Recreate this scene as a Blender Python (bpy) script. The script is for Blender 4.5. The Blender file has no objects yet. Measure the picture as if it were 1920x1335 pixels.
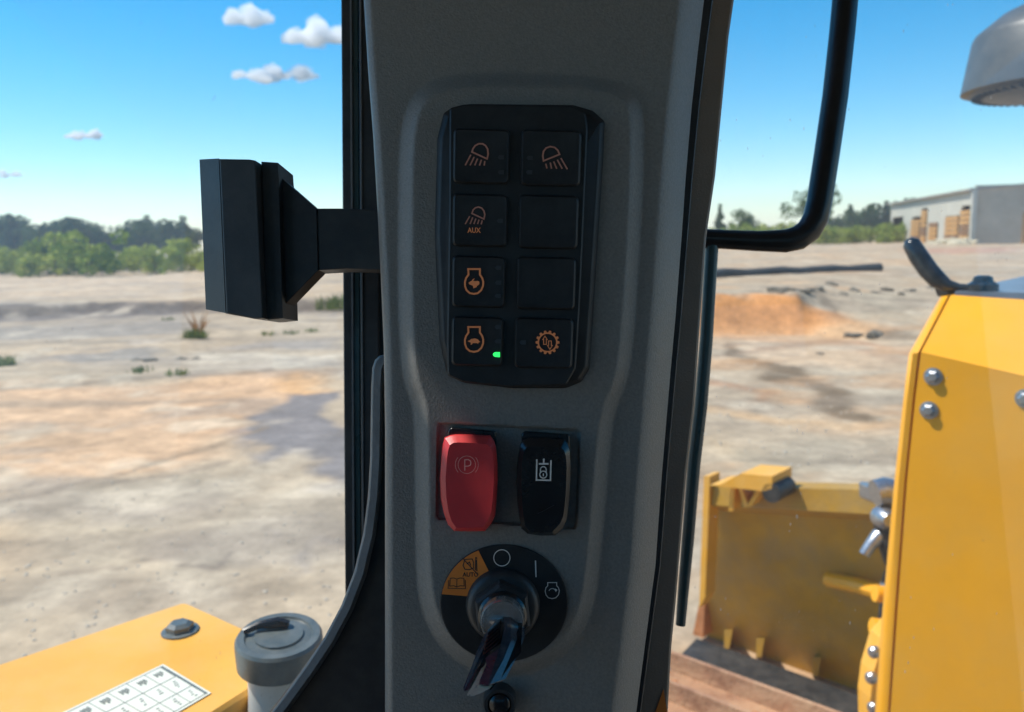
import bpy, math, random
import numpy as np
from mathutils import Vector, Matrix

# ------------------------------------------------------------------ camera, sky, sun, exposure
SC = bpy.context.scene
COL = SC.collection
FPX, CX, CY = 1507.0, 960.0, 667.5          # focal length and centre of the photograph in its own pixels
EYE = Vector((0, 0, 2.3))
PITCH, ROLL = math.atan((CY - 458) / FPX), math.radians(1.2)
F = Vector((0, math.cos(PITCH), -math.sin(PITCH)))
_R, _U = Vector((1, 0, 0)), Vector((0, math.sin(PITCH), math.cos(PITCH)))
R = _R * math.cos(ROLL) - _U * math.sin(ROLL)
U = _U * math.cos(ROLL) + _R * math.sin(ROLL)
cam_data = bpy.data.cameras.new('camera')
cam_data.sensor_width = 36.0
cam_data.lens = 36.0 * FPX / 1920
cam_data.clip_start, cam_data.clip_end = 0.02, 12000
cam_data.dof.use_dof = True
cam_data.dof.focus_distance = 0.40
cam_data.dof.aperture_fstop = 13.0
cam = bpy.data.objects.new('camera', cam_data)
COL.objects.link(cam)
cam.matrix_world = Matrix(((R.x, U.x, -F.x, EYE.x), (R.y, U.y, -F.y, EYE.y), (R.z, U.z, -F.z, EYE.z), (0, 0, 0, 1)))
SC.camera = cam

SUN_EL = math.radians(57)
SUN_AZ = math.radians(-80)                   # clockwise from +Y
TO_SUN = Vector((math.sin(SUN_AZ) * math.cos(SUN_EL), math.cos(SUN_AZ) * math.cos(SUN_EL), math.sin(SUN_EL)))
world = bpy.data.worlds.new('World')
SC.world = world
world.use_nodes = True
wn = world.node_tree
sky = wn.nodes.new('ShaderNodeTexSky')
sky.sky_type = 'NISHITA'
sky.sun_disc = False
sky.sun_elevation, sky.sun_rotation = SUN_EL, SUN_AZ
sky.air_density, sky.dust_density, sky.ozone_density = 1.0, 0.25, 3.0
wn.nodes['Background'].inputs[1].default_value = 0.13
hs_ = wn.nodes.new('ShaderNodeHueSaturation')          # the phone's vivid rendering of the whole sky
hs_.inputs['Hue'].default_value, hs_.inputs['Saturation'].default_value = 0.490, 1.5
wn.links.new(sky.outputs[0], hs_.inputs['Color'])
wn.links.new(hs_.outputs[0], wn.nodes['Background'].inputs[0])
sun_data = bpy.data.lights.new('sun', 'SUN')
sun_data.energy, sun_data.angle, sun_data.color = 4.0, math.radians(0.5), (1.0, 0.95, 0.87)
sun = bpy.data.objects.new('sun', sun_data)
COL.objects.link(sun)
sun.rotation_euler = TO_SUN.to_track_quat('Z', 'Y').to_euler()
SC.view_settings.view_transform = 'Standard'
SC.view_settings.look = 'None'
SC.view_settings.exposure = 0.58
SC.view_settings.gamma = 1.0
SC.cycles.transparent_max_bounces = 96
SC.cycles.max_bounces = 10

# ------------------------------------------------------------------ helpers: pixels to places
def ray(px, py):
    return F + R * ((px - CX) / FPX) + U * ((CY - py) / FPX)
def C(px, py, d):                            # the point seen at a pixel, d metres out along the view axis
    return EYE + ray(px, py) * d
def G(px, py, z=0.0):                        # ... on the level plane z
    v = ray(px, py)
    return EYE + v * ((z - EYE.z) / v.z)
def PL(px, py, p0, n):                       # ... on the plane through p0 with normal n
    v = ray(px, py)
    return EYE + v * ((p0 - EYE).dot(n) / v.dot(n))
def lerp(a, b, t): return a + (b - a) * t
rnd = random.Random(7)

# ------------------------------------------------------------------ helpers: materials
def mat_new(name):
    m = bpy.data.materials.new(name)
    m.use_nodes = True
    nt = m.node_tree
    return m, nt, nt.nodes['Principled BSDF'], nt.nodes['Material Output']
def node(nt, kind, **kw):
    n = nt.nodes.new(kind)
    for k, v in kw.items():
        if k.startswith('i_'):
            n.inputs[k[2:].replace('_', ' ')].default_value = v
        else:
            setattr(n, k, v)
    return n
def pbr(name, col, rough=0.5, metal=0.0, var=0.12, vscale=8.0, bump=0.0, bscale=60.0, spec=0.5, emit=None, estr=0.0, rvar=0.1, dirt=None, dirt_amt=0.0, dirt_scale=6.0, coat=0.0):
    """painted, moulded or bare surface: base colour varied by noise, gloss varied by noise, fine relief, optional dust film"""
    m, nt, b, out = mat_new(name)
    tc = node(nt, 'ShaderNodeTexCoord')
    nz = node(nt, 'ShaderNodeTexNoise', i_Scale=vscale, i_Detail=6.0, i_Roughness=0.6)
    nt.links.new(tc.outputs['Object'], nz.inputs['Vector'])
    rp = node(nt, 'ShaderNodeValToRGB')
    a = [max(0, c * (1 - var)) for c in col]; z = [min(1, c * (1 + var)) for c in col]
    rp.color_ramp.elements[0].position, rp.color_ramp.elements[1].position = 0.3, 0.7
    rp.color_ramp.elements[0].color = (*a, 1); rp.color_ramp.elements[1].color = (*z, 1)
    nt.links.new(nz.outputs[0], rp.inputs[0])
    colout = rp.outputs[0]
    if dirt:
        nd = node(nt, 'ShaderNodeTexNoise', i_Scale=dirt_scale, i_Detail=9.0, i_Roughness=0.72)
        nt.links.new(tc.outputs['Object'], nd.inputs['Vector'])
        mr = node(nt, 'ShaderNodeMapRange'); mr.inputs[1].default_value, mr.inputs[2].default_value = 0.42, 0.72
        mr.inputs[3].default_value, mr.inputs[4].default_value = 0.0, dirt_amt
        nt.links.new(nd.outputs[0], mr.inputs[0])
        mx = node(nt, 'ShaderNodeMix', data_type='RGBA')
        nt.links.new(mr.outputs[0], mx.inputs[0]); nt.links.new(colout, mx.inputs[6]); mx.inputs[7].default_value = (*dirt, 1)
        colout = mx.outputs[2]
    nt.links.new(colout, b.inputs['Base Color'])
    r2 = node(nt, 'ShaderNodeMapRange'); r2.inputs[3].default_value, r2.inputs[4].default_value = max(0.02, rough - rvar), min(1, rough + rvar)
    n2 = node(nt, 'ShaderNodeTexNoise', i_Scale=vscale * 2.3, i_Detail=5.0)
    nt.links.new(tc.outputs['Object'], n2.inputs['Vector'])
    nt.links.new(n2.outputs[0], r2.inputs[0]); nt.links.new(r2.outputs[0], b.inputs['Roughness'])
    b.inputs['Metallic'].default_value = metal
    b.inputs['Specular IOR Level'].default_value = spec
    if coat: b.inputs['Coat Weight'].default_value = coat; b.inputs['Coat Roughness'].default_value = 0.15
    if bump:
        n3 = node(nt, 'ShaderNodeTexNoise', i_Scale=bscale, i_Detail=3.0)
        nt.links.new(tc.outputs['Object'], n3.inputs['Vector'])
        bp = node(nt, 'ShaderNodeBump', i_Strength=bump, i_Distance=0.35 / bscale)
        nt.links.new(n3.outputs[0], bp.inputs['Height']); nt.links.new(bp.outputs[0], b.inputs['Normal'])
    if emit:
        b.inputs['Emission Color'].default_value = (*emit, 1); b.inputs['Emission Strength'].default_value = estr
    return m

M = {}
M['console'] = pbr('grey grained trim', (0.195, 0.180, 0.160), 0.48, var=0.16, vscale=700, bump=0.9, bscale=1000, spec=0.5, dirt=(0.20, 0.19, 0.17), dirt_amt=0.25, dirt_scale=22)
M['black'] = pbr('black moulded plastic', (0.018, 0.019, 0.021), 0.45, var=0.25, vscale=25, bump=0.25, bscale=1200, dirt=(0.10, 0.095, 0.085), dirt_amt=0.3, dirt_scale=30)
M['keyblack'] = pbr('soft black button rubber', (0.012, 0.0125, 0.0135), 0.5, var=0.3, vscale=60, bump=0.2, bscale=1500, spec=0.4, dirt=(0.045, 0.045, 0.045), dirt_amt=0.35, dirt_scale=55)
M['gloss'] = pbr('glossy black plastic', (0.010, 0.0105, 0.012), 0.22, var=0.2, vscale=40, spec=0.5, dirt=(0.05, 0.05, 0.05), dirt_amt=0.2, dirt_scale=60)
M['rubber'] = pbr('black rubber seal', (0.014, 0.014, 0.015), 0.55, var=0.3, vscale=30, bump=0.3, bscale=500, dirt=(0.12, 0.11, 0.10), dirt_amt=0.3, dirt_scale=18)
M['post'] = pbr('dark post browned by sun reflection', (0.26, 0.19, 0.14), 0.45, var=0.15, vscale=20, bump=0.5, bscale=900, dirt=(0.16, 0.13, 0.10), dirt_amt=0.35, dirt_scale=14)  # brown base colour carries a sun reflection on the post
M['tealtube'] = pbr('dark blue green rubber hose', (0.020, 0.055, 0.060), 0.3, var=0.2, vscale=20, dirt=(0.11, 0.11, 0.10), dirt_amt=0.35, dirt_scale=25)
M['red'] = pbr('red switch plastic', (0.60, 0.035, 0.038), 0.42, var=0.08, vscale=40, bump=0.1, bscale=900, dirt=(0.30, 0.05, 0.05), dirt_amt=0.25, dirt_scale=60)
M['white_print'] = pbr('pale grey print', (0.75, 0.70, 0.64), 0.6, var=0.12, vscale=300)
M['pink_print'] = pbr('worn pinkish print', (0.72, 0.32, 0.28), 0.6, var=0.2, vscale=300)
M['dark_print'] = pbr('dark print', (0.03, 0.025, 0.02), 0.6, var=0.2, vscale=200)
M['orange_label'] = pbr('orange label', (0.78, 0.22, 0.03), 0.5, var=0.08, vscale=80)
M['amber'] = pbr('dim amber backlit print', (0.34, 0.15, 0.07), 0.5, var=0.3, vscale=120, emit=(1.0, 0.34, 0.11), estr=0.075)
M['mauve'] = pbr('faint backlit print', (0.32, 0.17, 0.13), 0.5, var=0.3, vscale=120, emit=(1.0, 0.32, 0.17), estr=0.02)
M['green_led'] = pbr('lit green indicator', (0.05, 0.7, 0.15), 0.4, emit=(0.03, 1.0, 0.13), estr=1.0)
M['dead_led'] = pbr('unlit indicator window', (0.030, 0.031, 0.034), 0.4)
M['yellow'] = pbr('yellow machine paint', (0.88, 0.385, 0.006), 0.38, var=0.05, vscale=5, bump=0.12, bscale=400, coat=0.15, dirt=(0.70, 0.40, 0.08), dirt_amt=0.3, dirt_scale=7)
M['yellow_dusty'] = pbr('dusty yellow machine paint', (0.78, 0.37, 0.03), 0.5, var=0.08, vscale=6, bump=0.2, bscale=300, dirt=(0.66, 0.44, 0.18), dirt_amt=0.5, dirt_scale=5)
M['blade'] = pbr('scuffed yellow blade paint', (0.45, 0.24, 0.018), 0.55, var=0.2, vscale=4, bump=0.4, bscale=60, dirt=(0.26, 0.19, 0.10), dirt_amt=0.75, dirt_scale=3)
M['rust'] = pbr('worn brown steel', (0.34, 0.17, 0.09), 0.6, var=0.3, vscale=9, bump=0.7, bscale=40, dirt=(0.50, 0.33, 0.19), dirt_amt=0.8, dirt_scale=7)
M['rust_orange'] = pbr('rusty orange steel', (0.48, 0.19, 0.07), 0.7, var=0.3, vscale=9, bump=0.6, bscale=50)
M['steel'] = pbr('zinc plated steel', (0.36, 0.37, 0.39), 0.34, metal=0.85, var=0.2, vscale=60, bump=0.15, bscale=300)
M['chrome'] = pbr('polished chrome', (0.80, 0.78, 0.75), 0.22, metal=0.9, var=0.2, vscale=200, bump=0.05, bscale=500)
M['brass'] = pbr('worn brass key blank', (0.85, 0.72, 0.50), 0.3, metal=0.3, var=0.2, vscale=200)
M['keyblue'] = pbr('glossy black key plastic', (0.035, 0.042, 0.055), 0.14, var=0.3, vscale=120, spec=0.7, dirt=(0.12, 0.12, 0.13), dirt_amt=0.35, dirt_scale=160)
M['cap'] = pbr('grey green cap plastic', (0.075, 0.095, 0.097), 0.36, var=0.12, vscale=30, bump=0.2, bscale=300, dirt=(0.30, 0.29, 0.26), dirt_amt=0.4, dirt_scale=25)
M['tank'] = pbr('milky white tank plastic', (0.62, 0.61, 0.57), 0.4, var=0.05, vscale=12, dirt=(0.45, 0.42, 0.36), dirt_amt=0.4, dirt_scale=15)
M['decal'] = pbr('cream decal', (0.74, 0.74, 0.62), 0.45, var=0.06, vscale=30, dirt=(0.62, 0.56, 0.42), dirt_amt=0.5, dirt_scale=20)
M['decal_ink'] = pbr('faded grey ink', (0.13, 0.15, 0.14), 0.6, var=0.3, vscale=120)
M['precleaner'] = pbr('dusty dark grey plastic', (0.075, 0.088, 0.094), 0.42, var=0.1, vscale=12, bump=0.15, bscale=200, dirt=(0.22, 0.22, 0.21), dirt_amt=0.3, dirt_scale=9)
M['lever'] = pbr('glossy blue black lever coat', (0.012, 0.02, 0.028), 0.2, var=0.2, vscale=40, dirt=(0.10, 0.11, 0.11), dirt_amt=0.3, dirt_scale=40)
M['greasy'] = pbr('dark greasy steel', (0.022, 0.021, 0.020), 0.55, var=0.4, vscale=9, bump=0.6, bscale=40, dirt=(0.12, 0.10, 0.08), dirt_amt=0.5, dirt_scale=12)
M['bar'] = pbr('black painted tube', (0.010, 0.010, 0.011), 0.32, var=0.2, vscale=20, dirt=(0.06, 0.06, 0.06), dirt_amt=0.2, dirt_scale=20)
M['hoodtop'] = pbr('hood top plate tinted by sky', (0.16, 0.19, 0.23), 0.4, var=0.15, vscale=10)  # blue grey base colour paints the sky reflected in the top
M['liner'] = pbr('grey headliner', (0.16, 0.16, 0.16), 0.85, var=0.06, vscale=20, bump=0.2, bscale=300)
M['bark'] = pbr('grey brown bark', (0.10, 0.075, 0.055), 0.9, var=0.3, vscale=4)
M['wall_pale'] = pbr('pale corrugated wall', (0.50, 0.47, 0.39), 0.6, var=0.08, vscale=0.6)
M['wall_conc'] = pbr('stained concrete wall', (0.50, 0.41, 0.30), 0.9, var=0.18, vscale=0.35, dirt=(0.40, 0.29, 0.17), dirt_amt=0.5, dirt_scale=0.25)
M['roof_grey'] = pbr('grey metal roof', (0.34, 0.31, 0.26), 0.5, var=0.1, vscale=0.5)
M['timber'] = pbr('brown timber', (0.50, 0.27, 0.09), 0.8, var=0.25, vscale=1.5)
M['timber_dark'] = pbr('dark brown boards', (0.24, 0.13, 0.06), 0.85, var=0.25, vscale=1.5)
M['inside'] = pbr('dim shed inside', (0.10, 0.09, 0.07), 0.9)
M['sand'] = pbr('pale rubble', (0.52, 0.44, 0.30), 0.95, var=0.2, vscale=1.2)
M['lit_edge'] = pbr('dusty rubber edge greyed as if sunlit', (0.13, 0.135, 0.14), 0.5, var=0.2, vscale=60, bump=0.4, bscale=400, dirt=(0.2, 0.19, 0.18), dirt_amt=0.5, dirt_scale=40)  # light grey base colour paints sunlit edges on the black trim
M['pad'] = pbr('black pad plastic lightened as if lit', (0.045, 0.046, 0.048), 0.42, var=0.2, vscale=25, bump=0.25, bscale=1200, dirt=(0.14, 0.135, 0.13), dirt_amt=0.3, dirt_scale=30)  # lighter copy of the black plastic, for the face turned to the light
M['clay'] = pbr('orange clay', (0.60, 0.26, 0.085), 0.95, var=0.18, vscale=1.2, bump=0.8, bscale=5, dirt=(0.55, 0.36, 0.20), dirt_amt=0.6, dirt_scale=1.0)
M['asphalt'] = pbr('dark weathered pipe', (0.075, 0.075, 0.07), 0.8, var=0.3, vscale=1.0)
M['clod'] = pbr('dark dirt clod', (0.17, 0.14, 0.10), 0.95, var=0.3, vscale=6)
M['stone'] = pbr('pale broken stone', (0.42, 0.36, 0.28), 0.9, var=0.2, vscale=8)

def leaf_mat(name, a, b):
    m, nt, bs, out = mat_new(name)
    tc = node(nt, 'ShaderNodeTexCoord')
    oi = node(nt, 'ShaderNodeObjectInfo')
    nz = node(nt, 'ShaderNodeTexNoise', i_Scale=0.8, i_Detail=4.0)
    nt.links.new(tc.outputs['Object'], nz.inputs['Vector'])
    ad = node(nt, 'ShaderNodeMath', operation='MULTIPLY_ADD'); ad.inputs[1].default_value = 0.5; nt.links.new(oi.outputs['Random'], ad.inputs[0]); nt.links.new(nz.outputs[0], ad.inputs[2])
    rp = node(nt, 'ShaderNodeValToRGB'); rp.color_ramp.elements[0].position, rp.color_ramp.elements[1].position = 0.4, 1.0
    rp.color_ramp.elements[0].color = (*a, 1); rp.color_ramp.elements[1].color = (*b, 1)
    nt.links.new(ad.outputs[0], rp.inputs[0])
    df = node(nt, 'ShaderNodeBsdfDiffuse'); tr = node(nt, 'ShaderNodeBsdfTranslucent'); mx = node(nt, 'ShaderNodeMixShader'); mx.inputs[0].default_value = 0.3
    nt.links.new(rp.outputs[0], df.inputs[0]); nt.links.new(rp.outputs[0], tr.inputs[0])
    nt.links.new(df.outputs[0], mx.inputs[1]); nt.links.new(tr.outputs[0], mx.inputs[2]); nt.links.new(mx.outputs[0], out.inputs[0])
    return m
M['leaf_dark'] = leaf_mat('dark pine foliage', (0.032, 0.066, 0.030), (0.085, 0.135, 0.045))
M['leaf_light'] = leaf_mat('fresh green foliage', (0.17, 0.24, 0.045), (0.42, 0.45, 0.10))
M['leaf_mid'] = leaf_mat('mid green foliage', (0.07, 0.12, 0.04), (0.16, 0.23, 0.07))
M['grass'] = leaf_mat('dry green grass', (0.12, 0.16, 0.04), (0.26, 0.27, 0.10))
M['weed'] = leaf_mat('rusty weed stalks', (0.30, 0.15, 0.07), (0.42, 0.22, 0.10))

def glass_mat(name, dust, speck, vs):
    """clear pane: transparent body, fresnel reflection, thin film of dust and dried specks on it"""
    m, nt, bs, out = mat_new(name)
    nt.nodes.remove(bs)
    tc = node(nt, 'ShaderNodeTexCoord')
    tr = node(nt, 'ShaderNodeBsdfTransparent'); tr.inputs[0].default_value = (0.955, 0.97, 0.965, 1)
    gl = node(nt, 'ShaderNodeBsdfGlossy'); gl.inputs['Roughness'].default_value = 0.02
    fr = node(nt, 'ShaderNodeFresnel', i_IOR=1.45)
    m1 = node(nt, 'ShaderNodeMixShader')
    nt.links.new(fr.outputs[0], m1.inputs[0]); nt.links.new(tr.outputs[0], m1.inputs[1]); nt.links.new(gl.outputs[0], m1.inputs[2])
    df = node(nt, 'ShaderNodeBsdfDiffuse'); df.inputs[0].default_value = (0.62, 0.57, 0.50, 1)
    tl = node(nt, 'ShaderNodeBsdfTranslucent'); tl.inputs[0].default_value = (0.85, 0.80, 0.72, 1)
    md = node(nt, 'ShaderNodeMixShader'); md.inputs[0].default_value = 0.8
    nt.links.new(df.outputs[0], md.inputs[1]); nt.links.new(tl.outputs[0], md.inputs[2])
    nz = node(nt, 'ShaderNodeTexNoise', i_Scale=9.0, i_Detail=8.0, i_Roughness=0.65); nt.links.new(tc.outputs['Object'], nz.inputs['Vector'])
    mr = node(nt, 'ShaderNodeMapRange'); mr.inputs[1].default_value, mr.inputs[2].default_value, mr.inputs[3].default_value, mr.inputs[4].default_value = 0.35, 0.75, dust * 0.5, dust * 1.6
    nt.links.new(nz.outputs[0], mr.inputs[0])
    mp = node(nt, 'ShaderNodeMapping'); mp.inputs['Scale'].default_value = (1, 1, 0.55); nt.links.new(tc.outputs['Object'], mp.inputs[0])
    vo = node(nt, 'ShaderNodeTexVoronoi', i_Scale=vs); nt.links.new(mp.outputs[0], vo.inputs['Vector'])
    n2 = node(nt, 'ShaderNodeTexNoise', i_Scale=vs * 0.16, i_Detail=3.0); nt.links.new(tc.outputs['Object'], n2.inputs['Vector'])
    th = node(nt, 'ShaderNodeMapRange'); th.inputs[1].default_value, th.inputs[2].default_value, th.inputs[3].default_value, th.inputs[4].default_value = 0.48, 0.74, 0.0, 0.20
    nt.links.new(n2.outputs[0], th.inputs[0])
    ls = node(nt, 'ShaderNodeMath', operation='LESS_THAN'); nt.links.new(vo.outputs['Distance'], ls.inputs[0]); nt.links.new(th.outputs[0], ls.inputs[1])
    ms = node(nt, 'ShaderNodeMath', operation='MULTIPLY_ADD'); nt.links.new(ls.outputs[0], ms.inputs[0]); ms.inputs[1].default_value = speck; nt.links.new(mr.outputs[0], ms.inputs[2])
    m2 = node(nt, 'ShaderNodeMixShader')
    nt.links.new(ms.outputs[0], m2.inputs[0]); nt.links.new(m1.outputs[0], m2.inputs[1]); nt.links.new(md.outputs[0], m2.inputs[2])
    nt.links.new(m2.outputs[0], out.inputs[0])
    return m
M['glass_left'] = glass_mat('dusty windscreen glass', 0.045, 0.10, 170)
M['glass_right'] = glass_mat('dusty specked window glass', 0.04, 0.26, 150)

# ------------------------------------------------------------------ helpers: objects
def tag(o, label=None, cat=None, group=None, kind=None):
    for k, v in (('label', label), ('category', cat), ('group', group), ('kind', kind)):
        if v: o[k] = v
    return o
def root(name, loc, label, cat, group=None):
    o = bpy.data.objects.new(name, None); COL.objects.link(o)
    o.location = loc; o.empty_display_size = 0.05
    return tag(o, label, cat, group)
WLOC = {}
def wloc(o):
    v = Vector(o.location)
    return v + wloc(o.parent) if o.parent else v
def mk(name, vf, mat, parent=None, smooth=False, label=None, cat=None, group=None, kind=None, angle=35):
    """one mesh object from world-space vertices; its origin goes to the middle of its base"""
    vs, fs = vf
    a = np.array([tuple(v) for v in vs], dtype=float)
    lo, hi = a.min(0), a.max(0)
    org = Vector(((lo[0] + hi[0]) / 2, (lo[1] + hi[1]) / 2, lo[2]))
    me = bpy.data.meshes.new(name)
    me.from_pydata([tuple(v) for v in (a - np.array(org))], [], fs)
    me.validate(); me.update()
    me.materials.append(mat)
    if smooth:
        me.polygons.foreach_set('use_smooth', [True] * len(me.polygons))
        if angle < 180: me.set_sharp_from_angle(angle=math.radians(angle))
    o = bpy.data.objects.new(name, me); COL.objects.link(o)
    if parent:
        o.parent = parent; o.location = org - wloc(parent)
    else:
        o.location = org
    return tag(o, label, cat, group, kind)
def join(*parts):
    vs, fs = [], []
    for v, f in parts:
        k = len(vs); vs += list(v); fs += [[i + k for i in q] for q in f]
    return vs, fs
def loft(loops, cap0=True, cap1=True, closed=True):
    n = len(loops[0]); vs = [v for l in loops for v in l]; fs = []
    for k in range(len(loops) - 1):
        for i in range(n if closed else n - 1):
            j = (i + 1) % n
            fs.append([k * n + i, k * n + j, (k + 1) * n + j, (k + 1) * n + i])
    if cap0: fs.append(list(range(n))[::-1])
    if cap1: fs.append([(len(loops) - 1) * n + i for i in range(n)])
    return vs, fs
def area2(p): return sum(p[i][0] * p[(i + 1) % len(p)][1] - p[(i + 1) % len(p)][0] * p[i][1] for i in range(len(p)))
def inset(p, d):
    n = len(p); s = 1 if area2(p) > 0 else -1; out = []
    for i in range(n):
        a, b, c = Vector(p[i - 1]), Vector(p[i]), Vector(p[(i + 1) % n])
        e1, e2 = (b - a).normalized(), (c - b).normalized()
        n1, n2 = Vector((-e1.y, e1.x)) * s, Vector((-e2.y, e2.x)) * s
        q = n1 + n2; k = max(0.35, 1 + n1.dot(n2))
        out.append(tuple(b + q * (d / k)))
    return out
def rpoly(p, r, seg=4):
    n = len(p); out = []
    for i in range(n):
        a, b, c = Vector(p[i - 1]), Vector(p[i]), Vector(p[(i + 1) % n])
        rr = r[i] if isinstance(r, (list, tuple)) else r
        rr = min(rr, (a - b).length * 0.45, (c - b).length * 0.45)
        s, e = b + (a - b).normalized() * rr, b + (c - b).normalized() * rr
        for k in range(seg + 1):
            t = k / seg
            out.append(tuple(s * (1 - t) ** 2 + b * 2 * t * (1 - t) + e * t * t))
    return out
def solid(px, d0, d1, bevel=0.0, bd=0.0015):
    """outline traced in pixels at depth d0, with real thickness back to d1 (optionally a bevelled front edge)"""
    back = [C(x, y, d0 + (bd if bevel else 0)) + F * (d1 - d0) for x, y in px]
    loops = [back]
    if bevel:
        loops.append([C(x, y, d0 + bd) for x, y in px])
        m = [(lerp(a[0], b[0], .3), lerp(a[1], b[1], .3)) for a, b in zip(px, inset(px, bevel))]
        loops.append([C(x, y, d0 + bd * 0.3) for x, y in m])
        loops.append([C(x, y, d0) for x, y in inset(px, bevel)])
    else:
        loops.append([C(x, y, d0) for x, y in px])
    return loft(loops)
def frame_of(t):
    t = t.normalized(); a = Vector((0, 0, 1)) if abs(t.z) < 0.9 else Vector((1, 0, 0))
    u = t.cross(a).normalized(); return u, u.cross(t).normalized()
def tube(pts, r, n=12, flat=1.0):
    loops = []; u0 = None
    for i, p in enumerate(pts):
        t = (pts[min(i + 1, len(pts) - 1)] - pts[max(i - 1, 0)]).normalized()
        if u0 is None: u0, _ = frame_of(t)
        u = (u0 - t * u0.dot(t)).normalized(); v = t.cross(u); u0 = u
        rr = r[i] if isinstance(r, (list, tuple)) else r
        loops.append([p + u * (math.cos(2 * math.pi * k / n) * rr) + v * (math.sin(2 * math.pi * k / n) * rr * flat) for k in range(n)])
    return loft(loops)
def lathe(o, ax, prof, n=32, cap=True, ph=0.0):
    u, v = frame_of(ax); ax = ax.normalized(); u, v = u * math.cos(ph) + v * math.sin(ph), v * math.cos(ph) - u * math.sin(ph)
    return loft([[o + ax * h + (u * math.cos(2 * math.pi * k / n) + v * math.sin(2 * math.pi * k / n)) * r for k in range(n)] for r, h in prof], cap, cap)
def box(o, x, y, z, sx, sy, sz):
    """box with its base centre at o, axes x y z"""
    b = [o + x * (sx / 2 * a) + y * (sy / 2 * c) for a, c in ((-1, -1), (1, -1), (1, 1), (-1, 1))]
    return loft([b, [p + z * sz for p in b]])
def copy_tree(o, loc, rz=0.0, sc=(1, 1, 1)):
    c = o.copy(); COL.objects.link(c); c.location = loc; c.rotation_euler = (0, 0, rz); c.scale = sc
    for ch in [x for x in bpy.data.objects if x.parent == o]:
        d = ch.copy(); COL.objects.link(d); d.parent = c
    return c
X, Y, Z = Vector((1, 0, 0)), Vector((0, 1, 0)), Vector((0, 0, 1))

# value noise in numpy, for terrain
def vnoise(x, y, seed=0):
    xi, yi = np.floor(x).astype(np.int64), np.floor(y).astype(np.int64)
    fx, fy = x - xi, y - yi
    fx, fy = fx * fx * (3 - 2 * fx), fy * fy * (3 - 2 * fy)
    def h(a, b):
        n = (a * 374761393 + b * 668265263 + seed * 974634721) & 0xFFFFFFFF
        n = ((n ^ (n >> 13)) * 1274126177) & 0xFFFFFFFF
        return ((n ^ (n >> 16)) & 0xFFFF) / 65535.0
    return (h(xi, yi) * (1 - fx) + h(xi + 1, yi) * fx) * (1 - fy) + (h(xi, yi + 1) * (1 - fx) + h(xi + 1, yi + 1) * fx) * fy
def fbm(x, y, seed=0, oct=5, gain=0.5):
    s, a, t = 0, 1, 0
    for k in range(oct):
        s = s + a * vnoise(x * 2 ** k, y * 2 ** k, seed + k); t += a; a *= gain
    return s / t
def sst(a, b, x):
    t = np.clip((x - a) / (b - a), 0, 1); return t * t * (3 - 2 * t)
def sdf(px, py, poly):
    """signed distance to a polygon, positive inside"""
    d = np.full(px.shape, 1e18); ins = np.zeros(px.shape, bool); n = len(poly)
    for i in range(n):
        ax, ay = poly[i]; bx, by = poly[(i + 1) % n]
        ex, ey = bx - ax, by - ay
        t = np.clip(((px - ax) * ex + (py - ay) * ey) / (ex * ex + ey * ey), 0, 1)
        d = np.minimum(d, (px - ax - ex * t) ** 2 + (py - ay - ey * t) ** 2)
        c = ((ay > py) != (by > py)) & (px < ex * (py - ay) / (ey if ey else 1e-9) + ax)
        ins ^= c
    d = np.sqrt(d)
    return np.where(ins, d, -d)

# ------------------------------------------------------------------ ground
def hgt(x, y):
    x, y = np.asarray(x, float), np.asarray(y, float)
    w = fbm(x * 0.25, y * 0.25, 11) - 0.5
    left = 0.42 * sst(29.5 + 3 * w, 30.8 + 3 * w, y)
    yb = 19.6 - 0.10 * (x - 4) + 0.5 * w
    over = np.maximum(0, x - 7.1)
    right = 0.95 * np.clip((y - yb + 1.2 * over) / (0.7 + 3.2 * over), 0, 1) + 0.55 * sst(38, 82, y)
    t = sst(-4, 2, x)
    h = left * (1 - t) + right * t
    near = sst(3.0, 9.0, np.hypot(x, y))
    h = h + near * (0.10 * (fbm(x * 0.35, y * 0.35, 3) - 0.5) + 0.05 * (fbm(x * 1.3, y * 1.3, 5) - 0.5))
    h = h - 0.09 * sst(0.25, -0.25, (y - 14.6 - 0.02 * x) + 0.4 * w) * (x < -0.5)     # step at the slab edge
    return h
def HZ(x, y): return float(hgt(np.array([x]), np.array([y]))[0])
_T = np.geomspace(2.0, 400, 420)
def onground(px, py):
    """the point of the ground seen at a pixel"""
    v = ray(px, py); zr_ = EYE.z + v.z * _T
    below = zr_ <= hgt(EYE.x + v.x * _T, EYE.y + v.y * _T)
    k = int(below.argmax()) if below.any() else _T.size - 1
    t2 = np.linspace(_T[max(k - 1, 0)], _T[k], 12)
    b2 = EYE.z + v.z * t2 <= hgt(EYE.x + v.x * t2, EYE.y + v.y * t2)
    p = EYE + v * float(t2[int(b2.argmax()) if b2.any() else -1])
    return Vector((p.x, p.y, HZ(p.x, p.y)))

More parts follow.
